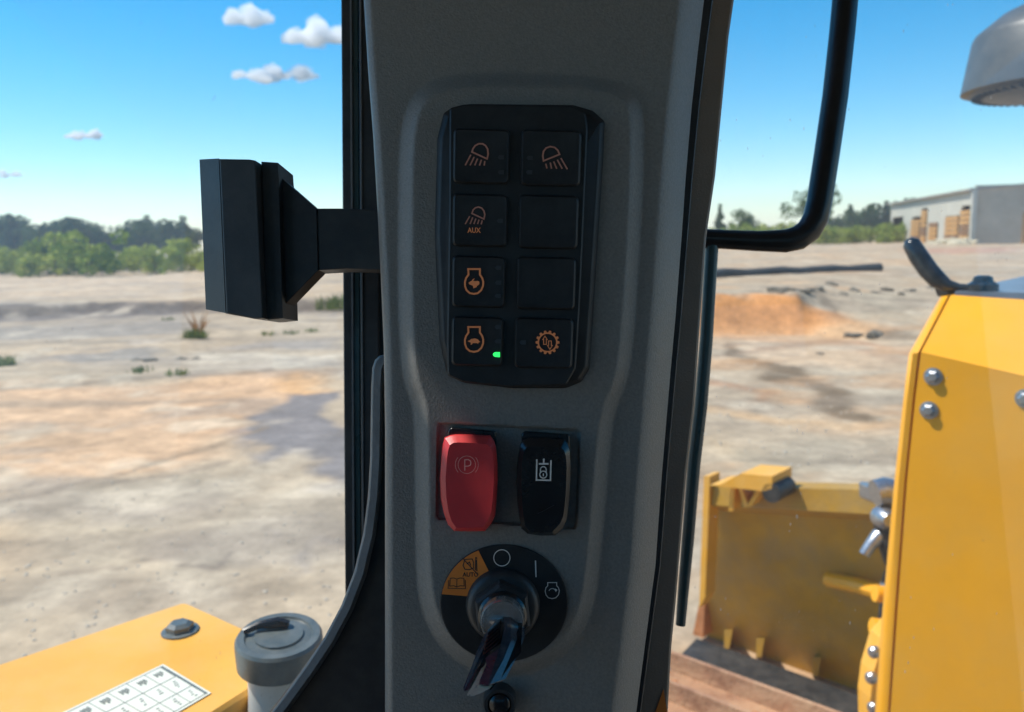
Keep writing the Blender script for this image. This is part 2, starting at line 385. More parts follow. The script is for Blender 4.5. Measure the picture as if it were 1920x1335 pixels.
def gpoly(pts): return [tuple(onground(*p).xy) for p in pts]
NA, NR = 520, 460
ang = np.radians(np.linspace(-62, 62, NA))
rad = np.concatenate([np.linspace(0.5, 3.2, 14), 3.2 * (230 / 3.2) ** np.linspace(0.005, 1, NR - 34), np.geomspace(240, 800, 20)])
AA, RR = np.meshgrid(ang, rad)
gx, gy = (RR * np.sin(AA)).ravel(), (RR * np.cos(AA)).ravel()
gz = hgt(gx, gy)
def blend(c, m, col): return c * (1 - m[:, None]) + np.array(col) * m[:, None]
n1, n2, n3 = fbm(gx * .18, gy * .18, 21, 6), fbm(gx * .9, gy * .9, 22, 6), fbm(gx * 2.2, gy * 2.2, 23, 6)
gc = np.tile(np.array([0.42, 0.355, 0.275]), (gx.size, 1))
gc = blend(gc, sst(.42, .66, n1) * .7, (0.47, 0.36, 0.245))
gc = blend(gc, sst(.5, .72, n2) * .6, (0.33, 0.29, 0.24))
wx, wy = gx + 1.6 * (fbm(gx * .5, gy * .5, 31) - .5) + .5 * (fbm(gx * 2, gy * 2, 41) - .5), gy + 2.4 * (fbm(gx * .45, gy * .45, 32) - .5) + .6 * (fbm(gx * 2, gy * 2, 42) - .5)
def patch(pts, col, amt, soft=0.6):
    global gc
    gc = blend(gc, sst(-soft * .3, soft, sdf(wx, wy, gpoly(pts))) * amt, col)
patch([(-200, 735), (300, 715), (640, 690), (640, 800), (460, 815), (420, 870), (200, 900), (-200, 990)], (0.56, 0.375, 0.24), .8, .8)       # orange slab
patch([(560, 700), (640, 690), (645, 745), (500, 760)], (0.62, 0.38, 0.19), .7, .5)
patch([(-200, 900), (120, 860), (330, 880), (420, 900), (350, 1010), (100, 1130), (-200, 1200)], (0.46, 0.41, 0.33), .6, .6)                    # pale fill
patch([(100, 1180), (330, 980), (520, 900), (640, 960), (640, 1100), (420, 1120)], (0.52, 0.47, 0.39), .75, .5)
patch([(435, 790), (520, 745), (655, 742), (655, 965), (600, 955), (545, 905), (505, 868), (425, 885)], (0.20, 0.195, 0.21), .97, .25)          # damp grey stain
patch([(500, 930), (640, 900), (645, 930), (560, 965), (505, 950)], (0.40, 0.38, 0.36), .7, .3)
patch([(385, 1065), (420, 1010), (430, 1040), (400, 1080)], (0.33, 0.31, 0.30), .8, .12)
patch([(485, 1080), (540, 1050), (640, 1025), (640, 1045), (550, 1070), (510, 1125), (490, 1110)], (0.35, 0.33, 0.32), .8, .15)
patch([(-100, 572), (250, 568), (390, 568), (640, 563), (640, 588), (380, 586), (200, 600), (-100, 606)], (0.17, 0.15, 0.14), .95, .9)           # dug edge, its shade painted dark
patch([(-60, 615), (150, 608), (330, 596), (390, 600), (380, 625), (120, 640), (-60, 640)], (0.28, 0.26, 0.24), .8, .9)
patch([(110, 668), (250, 652), (330, 648), (300, 672), (160, 682)], (0.25, 0.24, 0.23), .8, .5)
patch([(350, 655), (460, 645), (640, 632), (640, 650), (440, 658)], (0.30, 0.28, 0.27), .7, .5)
patch([(200, 640), (330, 630), (330, 642), (220, 650)], (0.60, 0.52, 0.44), .8, .4)
patch([(330, 660), (640, 660), (640, 690), (330, 705)], (0.50, 0.46, 0.40), .7, .5)
patch([(-100, 520), (640, 505), (640, 560), (-100, 565)], (0.52, 0.42, 0.32), .6, 3)                                                              # far sand
# right-hand side
patch([(1310, 700), (1420, 610), (1730, 645), (1700, 700), (1400, 690)], (0.50, 0.38, 0.27), .7, .8)
patch([(1310, 790), (1500, 850), (1650, 880), (1640, 930), (1310, 900)], (0.56, 0.43, 0.28), .6, .6)
patch([(1315, 640), (1345, 635), (1480, 690), (1600, 745), (1700, 770), (1700, 790), (1580, 780), (1460, 735), (1330, 665)], (0.17, 0.13, 0.09), .95, .3)   # dark wheel rut
patch([(1310, 705), (1350, 712), (1450, 755), (1430, 765), (1310, 722)], (0.36, 0.20, 0.12), .7, .25)
patch([(1480, 700), (1720, 690), (1700, 750), (1600, 745)], (0.42, 0.38, 0.31), .6, .6)
patch([(1310, 830), (1690, 810), (1690, 900), (1310, 910)], (0.36, 0.33, 0.27), .7, .6)
patch([(1320, 478), (1700, 455), (1900, 462), (1900, 500), (1600, 500), (1330, 505)], (0.45, 0.37, 0.28), .7, 4)
patch([(1690, 466), (1920, 462), (1920, 473), (1690, 477)], (0.42, 0.24, 0.20), .7, 1.5)
patch([(1560, 540), (1740, 545), (1730, 640), (1600, 600)], (0.38, 0.34, 0.27), .8, 1.0)
patch([(1595, 615), (1640, 612), (1725, 628), (1725, 640), (1620, 640)], (0.17, 0.15, 0.13), .8, .35)
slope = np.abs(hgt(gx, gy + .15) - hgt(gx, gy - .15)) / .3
wb = fbm(gx * 0.25, gy * 0.25, 11) - 0.5; yb_ = 19.6 - 0.10 * (gx - 4) + 0.5 * wb
cut = sst(-.25, .05, gy - yb_) * sst(.85, .65, gy - yb_) * sst(8.6, 7.2, gx) * (gx > 0)
gc = blend(gc, sst(.12, .3, slope) * (gx < -1) * (gy > 26) * (gy < 36) * .95, (0.13, 0.11, 0.10))     # dark soil tone painting the shade on the bank face
def seam(pts, w, col, amt):
    global gc
    g = gpoly(pts); d = np.full(gx.shape, 1e9)
    jx, jy = gx + .25 * (fbm(gx * 1.5, gy * 1.5, 51) - .5), gy + .35 * (fbm(gx * 1.5, gy * 1.5, 52) - .5)
    for (ax_, ay_), (bx_, by_) in zip(g[:-1], g[1:]):
        ex, ey = bx_ - ax_, by_ - ay_; t = np.clip(((jx - ax_) * ex + (jy - ay_) * ey) / (ex * ex + ey * ey), 0, 1)
        d = np.minimum(d, np.hypot(jx - ax_ - ex * t, jy - ay_ - ey * t))
    gc = blend(gc, sst(w, w * .3, d) * amt * (.45 + .75 * n2), col)
seam([(-120, 736), (200, 716), (450, 700), (640, 684)], .22, (0.17, 0.14, 0.11), .8)
seam([(-60, 962), (150, 905), (300, 865), (420, 832), (500, 800)], .10, (0.24, 0.19, 0.14), .8)
seam([(100, 1078), (210, 1068), (300, 1045), (390, 1010)], .05, (0.25, 0.21, 0.17), .8)
seam([(330, 1062), (390, 1068), (420, 1035)], .05, (0.22, 0.19, 0.17), .8)
seam([(200, 905), (330, 890), (420, 868)], .12, (0.30, 0.25, 0.2), .7)
seam([(1330, 520), (1480, 512), (1640, 505)], .5, (0.14, 0.12, 0.10), .7)
seam([(1420, 548), (1500, 545), (1540, 552), (1560, 585), (1620, 618), (1720, 634)], .25, (0.15, 0.12, 0.09), .8)
seam([(1310, 610), (1480, 640), (1600, 640), (1720, 668)], .3, (0.40, 0.24, 0.15), .7)
seam([(1400, 660), (1560, 640), (1700, 680)], .4, (0.34, 0.22, 0.15), .5)
seam([(1310, 760), (1450, 790), (1600, 800), (1690, 790)], .25, (0.54, 0.36, 0.20), .6)
seam([(1450, 700), (1560, 715), (1690, 700)], .2, (0.25, 0.22, 0.18), .6)
stk = fbm(gx * .22 + .3 * gy, gy * 1.1, 61, 5); blo = fbm(gx * .5, gy * .8, 62, 6)
gc = blend(gc, sst(.52, .66, stk) * .45 * sst(230, 25, gy), (0.24, 0.205, 0.17))
gc = blend(gc, sst(.54, .70, blo) * .5 * (gx > 0), (0.50, 0.31, 0.17))
gc = blend(gc, sst(.56, .68, blo) * .45 * (gx <= 0), (0.27, 0.245, 0.225))
gc = blend(gc, sst(.60, .75, n2) * .5, (0.58, 0.52, 0.43))
gc = blend(gc, cut * .95, (0.62, 0.29, 0.11))                                                      # raw clay in the steep cut
gc = blend(gc, sst(-2.2, -.1, gy - yb_) * sst(.3, -.1, gy - yb_) * sst(9, 7, gx) * (gx > 0) * .55, (0.55, 0.34, 0.18))   # washed clay at its foot
gc = gc * (0.66 + 0.60 * n3)[:, None] * np.array([1.10, 0.99, 0.85])
gfaces = []
idx = np.arange(rad.size * NA).reshape(rad.size, NA)
q = np.stack([idx[:-1, :-1], idx[:-1, 1:], idx[1:, 1:], idx[1:, :-1]], -1).reshape(-1, 4)
me = bpy.data.meshes.new('ground')
me.from_pydata(np.stack([gx, gy, gz], -1).tolist(), [], q[:, ::-1].tolist())
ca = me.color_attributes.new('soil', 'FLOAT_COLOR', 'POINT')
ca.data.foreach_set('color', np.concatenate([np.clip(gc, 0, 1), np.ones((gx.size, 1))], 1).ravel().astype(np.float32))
me.polygons.foreach_set('use_smooth', [True] * len(me.polygons))
m, nt, b, out = mat_new('graded soil and old concrete')
at = node(nt, 'ShaderNodeAttribute', attribute_name='soil')
tc = node(nt, 'ShaderNodeTexCoord')
nz = node(nt, 'ShaderNodeTexNoise', i_Scale=5.0, i_Detail=10.0, i_Roughness=0.72); nt.links.new(tc.outputs['Object'], nz.inputs['Vector'])
mr = node(nt, 'ShaderNodeMapRange'); mr.inputs[1].default_value, mr.inputs[2].default_value, mr.inputs[3].default_value, mr.inputs[4].default_value = .3, .7, .72, 1.25
nt.links.new(nz.outputs[0], mr.inputs[0])
mx = node(nt, 'ShaderNodeMix', data_type='RGBA', blend_type='MULTIPLY'); mx.inputs[0].default_value = 1
nt.links.new(at.outputs['Color'], mx.inputs[6]); nt.links.new(mr.outputs[0], mx.inputs[7]); nt.links.new(mx.outputs[2], b.inputs['Base Color'])
b.inputs['Roughness'].default_value = 0.95; b.inputs['Specular IOR Level'].default_value = 0.2
bp = node(nt, 'ShaderNodeBump', i_Strength=0.35, i_Distance=0.05); nt.links.new(nz.outputs[0], bp.inputs['Height']); nt.links.new(bp.outputs[0], b.inputs['Normal'])
me.materials.append(m)
ground = bpy.data.objects.new('ground', me); COL.objects.link(ground); ground['kind'] = 'structure'
# ground behind and beside the camera, so that the light bounced into the cab is right
bs_ = [(-800, -800), (800, -800), (800, 410), (0.5, 0.2), (-0.5, 0.2), (-800, 410)]
o = mk('ground_behind', ([Vector((x, y, -0.06)) for x, y in bs_], [list(range(6))]), pbr('graded soil', (0.40, 0.32, 0.22), .95, var=.15, vscale=.4)); o['kind'] = 'structure'

# ------------------------------------------------------------------ trees
def leaf_cloud(rg, blobs, n, size):
    vs, fs = [], []
    wts = [b[3] ** 2 for b in blobs]
    for i in range(n):
        bx, by, bz, br, fl = rg.choices(blobs, wts)[0]
        d = Vector((rg.gauss(0, 1), rg.gauss(0, 1), rg.gauss(0, 1))).normalized() * br * rg.uniform(.55, 1.0) ** .7
        p = Vector((bx + d.x, by + d.y, bz + d.z * fl))
        a = Vector((rg.gauss(0, 1), rg.gauss(0, 1), rg.gauss(0, 1))).normalized(); u, v = frame_of(a)
        s = size * rg.uniform(.6, 1.4); k = len(vs)
        vs += [p - u * s - v * s * .6, p + u * s - v * s * .5, p + u * s * .7 + v * s * .7, p - u * s * .8 + v * s * .55]; fs.append([k, k + 1, k + 2, k + 3])
    return vs, fs
def make_tree(kind, seed, h, name, label, cat, group):
    rg = random.Random(seed); t = root(name, (0, 0, 0), label, cat, group)
    if kind == 'pine':
        bl = [(rg.uniform(-.6, .6) * (1 - z) * 2.2, rg.uniform(-.6, .6) * (1 - z) * 2.2, h * (.35 + .62 * z), (.5 + (1 - z) * 1.1) * h / 9, .7) for z in [i / 11 for i in range(12)]]
        leaf, trunk_r, n, s = M['leaf_dark'], .16, 700, .26
    elif kind == 'broad':
        bl = [(rg.gauss(0, h * .16), rg.gauss(0, h * .16), h * rg.uniform(.42, .86), h * rg.uniform(.12, .2), .75) for i in range(12)]
        leaf, trunk_r, n, s = M['leaf_dark'], .18, 1000, .22
    elif kind == 'airy':
        bl = [(rg.gauss(0, h * .19), rg.gauss(0, h * .19), h * rg.uniform(.40, .88), h * rg.uniform(.10, .17), .8) for i in range(30)]
        leaf, trunk_r, n, s = M['leaf_mid'], .16, 2400, .17
    else:
        bl = [(rg.gauss(0, h * .26), rg.gauss(0, h * .26), h * rg.uniform(.15, .8), h * rg.uniform(.14, .26), .9) for i in range(9)]
        leaf, trunk_r, n, s = M['leaf_light'], .05, 420, .13
    mk('crown', leaf_cloud(rg, bl, n, s), leaf, t)
    top = Vector((rg.uniform(-.2, .2), rg.uniform(-.2, .2), h * .85))
    parts = [tube([Vector((0, 0, -.1)), Vector((.05, 0, h * .4)), top], [trunk_r, trunk_r * .7, trunk_r * .2], 7)]
    for b_ in bl[:6]:
        parts.append(tube([Vector((.05, 0, h * .35)), Vector((b_[0], b_[1], b_[2]))], [trunk_r * .4, trunk_r * .12], 5))
    mk('trunk', join(*parts), M['bark'], t)
    return t
def plant(proto, used, px, y, h0, h, label=None):
    v = ray(px, 470); x = v.x / v.y * y
    s = h / h0
    loc = Vector((x, y, HZ(x, y)))
    if not used[0]:
        used[0] = True; o = proto; o.location = loc; o.rotation_euler.z = rnd.uniform(0, 6); o.scale = (s, s, s)
    else:
        o = copy_tree(proto, loc, rnd.uniform(0, 6), (s * rnd.uniform(.9, 1.2), s * rnd.uniform(.9, 1.2), s))
    if label: o['label'] = label
    return o
gl = 'woodland trees beyond the sandy ground'
wood = [make_tree(k, i + 3, 9, 'woodland_tree', {'pine': 'narrow pointed dark pine in the woodland line behind pale green scrub', 'broad': 'rounded dark tree in the woodland line behind pale green scrub'}[k], 'tree', gl) for i, k in enumerate(['pine', 'broad', 'broad', 'pine', 'broad'])]
uw = [[False] for _ in wood]
def skyline(px): return 9.4 + 1.5 * math.sin(px * .021) + 1.1 * math.sin(px * .047 + 1)
for i in range(74):
    px = -60 + 11 * (i % 40) + rnd.uniform(-4, 4); y = 150 + 28 * (i // 40) + rnd.uniform(-8, 8)
    k = rnd.randrange(5); plant(wood[k], uw[k], px, y, 9, skyline(px) * rnd.uniform(.66, 1.04) * (y / 175))
shr = [make_tree('shrub', 40 + i, 3, 'scrub_bush', 'pale green scrub bush at the foot of the dark woodland', 'bush', 'scrub bushes in front of the woodland') for i in range(4)]
us = [[False] for _ in shr]
for i in range(46):
    px = -50 + 10.3 * (i % 46) + rnd.uniform(-4, 4); y = rnd.uniform(66, 86)
    k = rnd.randrange(4); plant(shr[k], us[k], px, y, 3, rnd.choice([1.6, 2.2, 2.8, 3.4, 4.2]) * rnd.uniform(.85, 1.1))
wr = [make_tree(k, 60 + i, 8, 'woodland_tree', {'pine': 'narrow pointed pine in the low wood beside the pale warehouse', 'broad': 'rounded dark tree in the low wood beside the pale warehouse'}[k], 'tree', 'low wood beside the warehouse') for i, k in enumerate(['broad', 'pine'])]
uwr = [[False], [False]]
for i in range(34):
    px = 1325 + 11.5 * i + rnd.uniform(-5, 5); y = rnd.uniform(150, 175)
    k = rnd.randrange(2); plant(wr[k], uwr[k], px, y, 8, (3.3 + 4.2 * max(0, min(1, (px - 1530) / 80))) * rnd.uniform(.9, 1.1))
sr = [make_tree('shrub', 70 + i, 3, 'scrub_bush', 'bright green bush along the field edge beside the pale warehouse', 'bush', 'bushes along the field edge by the warehouse') for i in range(2)]
usr = [[False], [False]]
for i in range(60):
    px = 1325 + 6.2 * i + rnd.uniform(-5, 5); k = rnd.randrange(2)
    plant(sr[k], usr[k], px, rnd.uniform(96, 112), 3, rnd.uniform(1.6, 3.1))
t = make_tree('airy', 81, 9, 'broadleaf_tree', 'tall airy green tree rising alone above the low wood', 'tree', None); plant(t, [False], 1526, 118, 9, 8.6)
t = make_tree('pine', 82, 8, 'pine_tree', 'slim lone pine sapling standing clear of the field edge', 'tree', None); o = plant(t, [False], 1349, 110, 8, 5.6); o.scale = (.42, .42, o.scale[2])
t = make_tree('airy', 83, 8, 'pine_tree', 'small flat topped pine standing clear of the field edge', 'tree', None); o = plant(t, [False], 1394, 112, 8, 5.3); o.scale = (.5, .5, o.scale[2])

# ------------------------------------------------------------------ warehouse on the rise
def at(px, y):
    v = ray(px, 455); x = v.x / v.y * y; return Vector((x, y, HZ(x, y)))
A = at(1822, 80); B = at(1668, 112)
A.z = B.z = HZ(A.x, A.y) - .1
L = (B - A); LEN = L.length; lu = L.normalized(); ln = Vector((-lu.y, lu.x, 0)); ln = ln if ln.x < 0 else -ln      # long wall direction and its outward normal
gu = -ln
wh = root('warehouse', A, 'pale long warehouse with open timber-stacked bays and a stained concrete end wall', 'warehouse')
HW = 5.25
bays = [(.02, .11, 3.9), (.12, .26, 3.0), (.34, .44, 2.3), (.47, .545, 4.2), (.55, .67, 3.3), (.80, .97, 3.5)]   # openings along the long wall: from, to, height
segs = []; t0 = 0.0
for a, b_, hh in bays:
    if a > t0: segs.append((t0, a, 0, HW))
    segs.append((a, b_, hh, HW)); t0 = b_
segs.append((t0, 1.0, 0, HW))
for a, b_, z0, z1 in segs:
    mk('wall_panel', box(A + lu * (LEN * (a + b_) / 2) + Z * z0 - ln * .1, lu, ln, Z, LEN * (b_ - a) - .02, .2, z1 - z0), M['wall_pale'], wh)
mk('gable_wall', box(A + gu * 15.1 - lu * .14 + Z * 0, gu, lu, Z, 30, .25, HW + .35), M['wall_conc'], wh)
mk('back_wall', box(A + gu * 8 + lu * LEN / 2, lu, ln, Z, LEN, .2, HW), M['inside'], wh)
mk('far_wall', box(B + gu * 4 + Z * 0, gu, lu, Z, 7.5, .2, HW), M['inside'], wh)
mk('corner_post', box(A - lu * .16 + ln * .06, lu, ln, Z, .55, .4, HW + .1), M['wall_pale'], wh)
rf = mk('roof', loft([[A - lu * .4 + ln * .5 + Z * (HW + .02), B + lu * .4 + ln * .5 + Z * (HW + .02), B + lu * .4 + gu * 15 + Z * (HW + 1.0), A - lu * .4 + gu * 15 + Z * (HW + 1.0)],
                      [A - lu * .4 + ln * .5 + Z * (HW + .22), B + lu * .4 + ln * .5 + Z * (HW + .22), B + lu * .4 + gu * 15 + Z * (HW + 1.2), A - lu * .4 + gu * 15 + Z * (HW + 1.2)]]), M['roof_grey'], wh)
mk('door', box(A + gu * 5.6 - lu * .3, gu, lu, Z, 2.6, .12, 3.1), M['timber'], wh)
mk('coping', box(A + gu * 15.1 - lu * .14 + Z * (HW + .35), gu, lu, Z, 30.2, .4, .12), M['roof_grey'], wh)
for i, (a, b_, hh) in enumerate(bays):
    c = A + lu * (LEN * (a + b_) / 2) + gu * .45
    c.z = A.z
    st = root('timber_stack', c, ['tall stack of brown boards in the bay next to the concrete corner', 'brown slatted stack in the bay behind the rubble heap', 'low brown stack in the short middle bay', 'narrow dark brown stack under the tall slot', 'orange brown stack beside the narrow dark one', 'dim stack in the last open bay of the warehouse'][i], 'stack')
    w_ = LEN * (b_ - a) * .96; k = 0; z = 0
    if i == 5: hh = 1.2
    while z < hh * .88:
        mk('board', box(c + Z * z + ln * rnd.uniform(-.05, .05), lu, ln, Z, w_ * rnd.uniform(.94, 1), 1.2, .42), M['timber'] if (i + k // 2) % 3 != 1 else M['timber_dark'], st); z += .5; k += 1
# rubble heap
def lump(c, r, rg, flat=.6, n=2):
    vs, fs = [], []
    import bmesh
    bm = bmesh.new(); bmesh.ops.create_icosphere(bm, subdivisions=n, radius=1)
    s1, s2, s3 = [rg.uniform(0, 99) for _ in range(3)]
    for v in bm.verts:
        k = 1 + .35 * math.sin(v.co.x * 3 + s1) * math.sin(v.co.y * 3.3 + s2) + .2 * math.sin(v.co.z * 5 + s3) + rg.uniform(-.08, .08)
        vs.append(c + Vector((v.co.x * r * k, v.co.y * r * k, max(-.25, v.co.z) * r * flat * k)))
    fs = [[v.index for v in f.verts] for f in bm.faces]; bm.free()
    return vs, fs
p = at(1790, 79)
mk('rubble_heap', join(*[lump(p + Vector((rnd.gauss(0, 1.0), rnd.gauss(0, .5), 0)), rnd.uniform(.4, .9), rnd, .7) for i in range(12)]), M['sand'], label='pale sandy rubble heap against the warehouse bays', cat='rubble')

# ------------------------------------------------------------------ things lying on the ground
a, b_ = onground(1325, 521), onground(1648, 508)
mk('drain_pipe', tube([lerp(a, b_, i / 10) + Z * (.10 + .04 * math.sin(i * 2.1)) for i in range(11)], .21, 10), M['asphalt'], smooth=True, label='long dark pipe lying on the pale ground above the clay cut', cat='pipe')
def tuft(px, py, h, n, mat, label, cat='grass', spread=.25, name='grass_tuft', group=None):
    p = onground(px, py); vs, fs = [], []
    for i in range(n):
        a = rnd.uniform(0, 6.28); q = p + Vector((math.cos(a), math.sin(a), 0)) * spread * rnd.random() ** .5
        lean = Vector((rnd.gauss(0, .4), rnd.gauss(0, .4), 1)).normalized() * h * rnd.uniform(.5, 1.1); s = Vector((math.cos(a + 1.5), math.sin(a + 1.5), 0)) * .02 * (1 + h)
        k = len(vs); vs += [q - s - Z * .03, q + s - Z * .03, q + lean * .6 + s * .7, q + lean, q + lean * .6 - s * .7]; fs.append([k, k + 1, k + 2, k + 3, k + 4])
    mk(name, (vs, fs), mat, label=label, cat=cat, group=group)
tuft(366, 634, .28, 110, M['grass'], 'bushy grass tuft beside the rusty weed stalks', spread=.35)
tuft(374, 626, .75, 16, M['weed'], 'rusty upright weed stalks behind a grass tuft', 'weed', .15, 'weed_stalk')
tuft(4, 686, .25, 110, M['grass'], 'dark green grass tuft on the slab edge seam', spread=.25)
tuft(628, 578, .55, 140, M['grass'], 'big green grass clump on the dark dug bank beside the window post', spread=.8)
for q_, (px, py) in enumerate([(500, 628), (545, 626), (315, 600), (265, 698), (332, 702), (585, 622)]):
    tuft(px, py, .13, 30, M['grass'], 'small low grass tuft on the pale broken ground', spread=.25, group='small low grass tufts')
for px, py, r in [(1556, 534, .3), (1600, 545, .28), (1663, 545, .34), (1706, 546, .3), (1745, 541, .25), (1580, 552, .2), (1640, 549, .2), (1690, 553, .22)]:
    mk('dirt_clod', lump(onground(px, py), r * .6, rnd, .5, 2), M['clod'], label='dark dirt clod in the row above the pale ramp', cat='dirt', group='row of dirt clods on the ramp')
for i in range(9):
    mk('dirt_clod', lump(onground(1450 + i * 10 + rnd.uniform(-4, 4), 545 + rnd.uniform(-2, 4)), rnd.uniform(.10, .22), rnd, .4, 2), M['clod'], label='dark clod on the rim of the orange clay cut', cat='dirt', group='clods on the rim of the clay cut')
for px, py, r in [(255, 676, .16), (280, 676, .2), (340, 674, .18), (368, 673, .14), (1538, 664, .12), (1600, 630, .25), (1640, 628, .3)]:
    mk('stone', lump(onground(px, py), r * .75, rnd, .35, 2), M['clod'], label='dark stone lying on the pale broken ground', cat='stone', group='dark stones on the pale ground')
gv = []
for i in range(120):
    px, py = rnd.uniform(1310, 1700), rnd.uniform(650, 905)
    gv.append(lump(onground(px, py), rnd.uniform(.008, .026), rnd, .7, 1))
for i in range(260):
    px, py = rnd.uniform(0, 650), rnd.uniform(880, 1240)
    gv.append(lump(onground(px, py), rnd.uniform(.006, .02), rnd, .6, 1))
mk('gravel', join(*gv), M['stone'], label='loose pale gravel scattered over the graded ground', kind='stuff')

# ------------------------------------------------------------------ clouds
mc, nt, b, out = mat_new('cloud vapour'); nt.nodes.remove(b)
pv = node(nt, 'ShaderNodeVolumeScatter'); pv.inputs['Color'].default_value = (1, 1, 1, 1); pv.inputs['Density'].default_value = .034; pv.inputs['Anisotropy'].default_value = .1
nt.links.new(pv.outputs[0], out.inputs['Volume'])
SC.cycles.volume_bounces = 6
mc2 = mc.copy(); mc2.name = 'cloud vapour dense'; mc2.node_tree.nodes['Volume Scatter'].inputs['Density'].default_value = .11
def cloud(px, py, w, h, label, seed, n=70, dist=2400, thin=1.0):
    rg = random.Random(seed); parts = []
    for i in range(n):
        u_ = rg.uniform(-1, 1); top = (1 - u_ * u_) ** .5 * (.65 + .35 * math.sin(u_ * 7 + seed))
        v_ = rg.uniform(-.35, .8) * top
        r_ = h * rg.uniform(.13, .34) * (.45 + .55 * top)
        c = C(px + u_ * w * .46, py + h * .2 - v_ * h * .55, dist + rg.uniform(-1, 1) * w * .5)
        s = r_ / FPX * dist
        vs, fs = lump(c, s, rg, 1.0, 2)
        parts.append((vs, fs))
    o = mk('cloud', join(*parts), mc if h > 30 else mc2, label=label, cat='cloud')
    rm_ = o.modifiers.new('merge', 'REMESH'); rm_.mode = 'VOXEL'; rm_.voxel_size = h / FPX * dist * .06       # one closed skin round the puffs
    bpy.context.view_layer.update()
    me_ = bpy.data.meshes.new_from_object(o.evaluated_get(bpy.context.evaluated_depsgraph_get()))
    o.modifiers.clear(); o.data = me_
cloud(467, 30, 92, 52, 'compact white puff cloud high above the bracket', 1, 100)
cloud(596, 62, 135, 62, 'larger white cloud partly hidden by the window post', 2, 130)
cloud(516, 136, 172, 46, 'long flat based white cloud beneath two puffs', 3, 140)
cloud(158, 252, 80, 26, 'small white cloud alone in the open blue sky', 4, 70)
cloud(6, 325, 80, 22, 'thin low white cloud over the woodland', 9, 60)

# ------------------------------------------------------------------ the bulldozer outside the cab: hood, blade, track, fender
YAW = math.radians(42)
f_ = Vector((math.sin(YAW), math.cos(YAW), 0)); r_ = Vector((math.cos(YAW), -math.sin(YAW), 0))
H0 = C(1718, 900, 1.45)
def HP(px, py, off=0.0): return PL(px, py, H0 + f_ * off, f_)
hood = root('engine_hood', HP(1700, 1330) * 1.0, 'bright yellow engine hood with bolted rear panel', 'hood')
edge = [(1664, 1420), (1684, 1130), (1701, 900), (1717, 742), (1727, 660), (1783, 553)]
eoff = [0, 0, 0, 0, 0, .16]
right = [(2400, 1420), (2400, 1130), (2400, 900), (2400, 860), (2400, 815), (2400, 592)]
vs, fs = [], []
for (l, q_, of) in zip(edge, right, eoff):
    for k in range(9):
        vs.append(HP(lerp(l[0], q_[0], k / 8), lerp(l[1], q_[1], k / 8), of))
for i in range(5):
    for k in range(8): fs.append([i * 9 + k, i * 9 + k + 1, (i + 1) * 9 + k + 1, (i + 1) * 9 + k])
bk = [v + f_ * .02 for v in vs]; nv = len(vs)
mk('rear_panel', join((vs, fs), (bk, [q[::-1] for q in fs])), M['yellow'], hood, smooth=True, angle=12)
# rounded edge flange along the left of the panel
fl_px = [(1634, 1420), (1656, 1130), (1679, 900), (1694, 765), (1707, 662), (1768, 556)]
loops = []
for (e, g_, of) in zip(edge, fl_px, eoff):
    p0 = HP(e[0] - 5, e[1] + 1, of + .006); p1 = HP(g_[0], g_[1], of + .06)
    mid = lerp(p0, p1, .5) - f_ * .018 - r_ * .004
    loops.append([p0 + f_ * .03, p0, lerp(p0, mid, .5) - f_ * .006, mid, lerp(mid, p1, .5) - f_ * .004, p1, p1 + f_ * .04 + r_ * .03])
mk('edge_flange', loft(loops), M['yellow'], hood, smooth=True, angle=50)
bl_ = []
body = [HP(x_, y_, of + .12) for (x_, y_), of in zip(edge, eoff)]
body = [p + r_ * .03 for p in body]; tr_ = HP(2400, 592, .28)
sec = body + [Vector((tr_.x, tr_.y, body[-1].z)), Vector((tr_.x, tr_.y, body[0].z))]
mk('hood_shell', loft([[p for p in sec], [p + f_ * 1.3 + r_ * (.10 if i < 6 else 0) - Z * (.02 if i == 5 or i == 6 else 0) for i, p in enumerate(sec)]]), M['yellow'], hood)
tp0, tp1 = HP(1790, 549, .17), HP(2400, 585, .17)
mk('top_plate', box(lerp(tp0, tp1, .5) + f_ * .5 - Z * .0, r_, f_, Z, (tp1 - tp0).length, 1.0, .012), M['hoodtop'], hood)
def bolt(px, py, r, parent, n_=None, p=None, name='bolt', mat='steel'):
    n_ = n_ or -f_; p = p or HP(px, py, -.001)
    w_ = mk(name, join(lathe(p, n_, [(r * 1.25, 0), (r * 1.25, r * .12), (r * 1.0, r * .16)], 20), lathe(p + n_ * r * .16, n_, [(r * .92, 0), (r * .92, r * .35), (r * .6, r * .55)], 6), ), M[mat], parent)
    return w_
for px, py in [(1750, 706), (1742, 769), (1923, 747)]:
    bolt(px, py, .0125, hood)
# latch lever on the hood corner
LV = .2
lv = root('latch_lever', HP(1785, 545, LV), 'curved glossy black latch lever standing on the hood corner', 'lever')
pts = [HP(x_, y_, LV) for x_, y_ in [(1703, 449), (1708, 456), (1722, 480), (1740, 506), (1758, 525), (1778, 536), (1800, 539), (1830, 539)]]
mk('lever_arm', tube(pts, [.008, .0165, .0185, .0185, .0175, .012, .0075, .0065], 14), M['lever'], lv, smooth=True, angle=60)
mk('pivot_hub', lathe(HP(1842, 545, LV), Z, [(.027, 0), (.027, .012), (.018, .018), (.016, .026), (.009, .029)], 18), M['lever'], lv, smooth=True)
mk('mounting_foot', solid([(1772, 536), (1797, 540), (1790, 556), (1778, 552)], 1.56, 1.60), M['greasy'], lv)
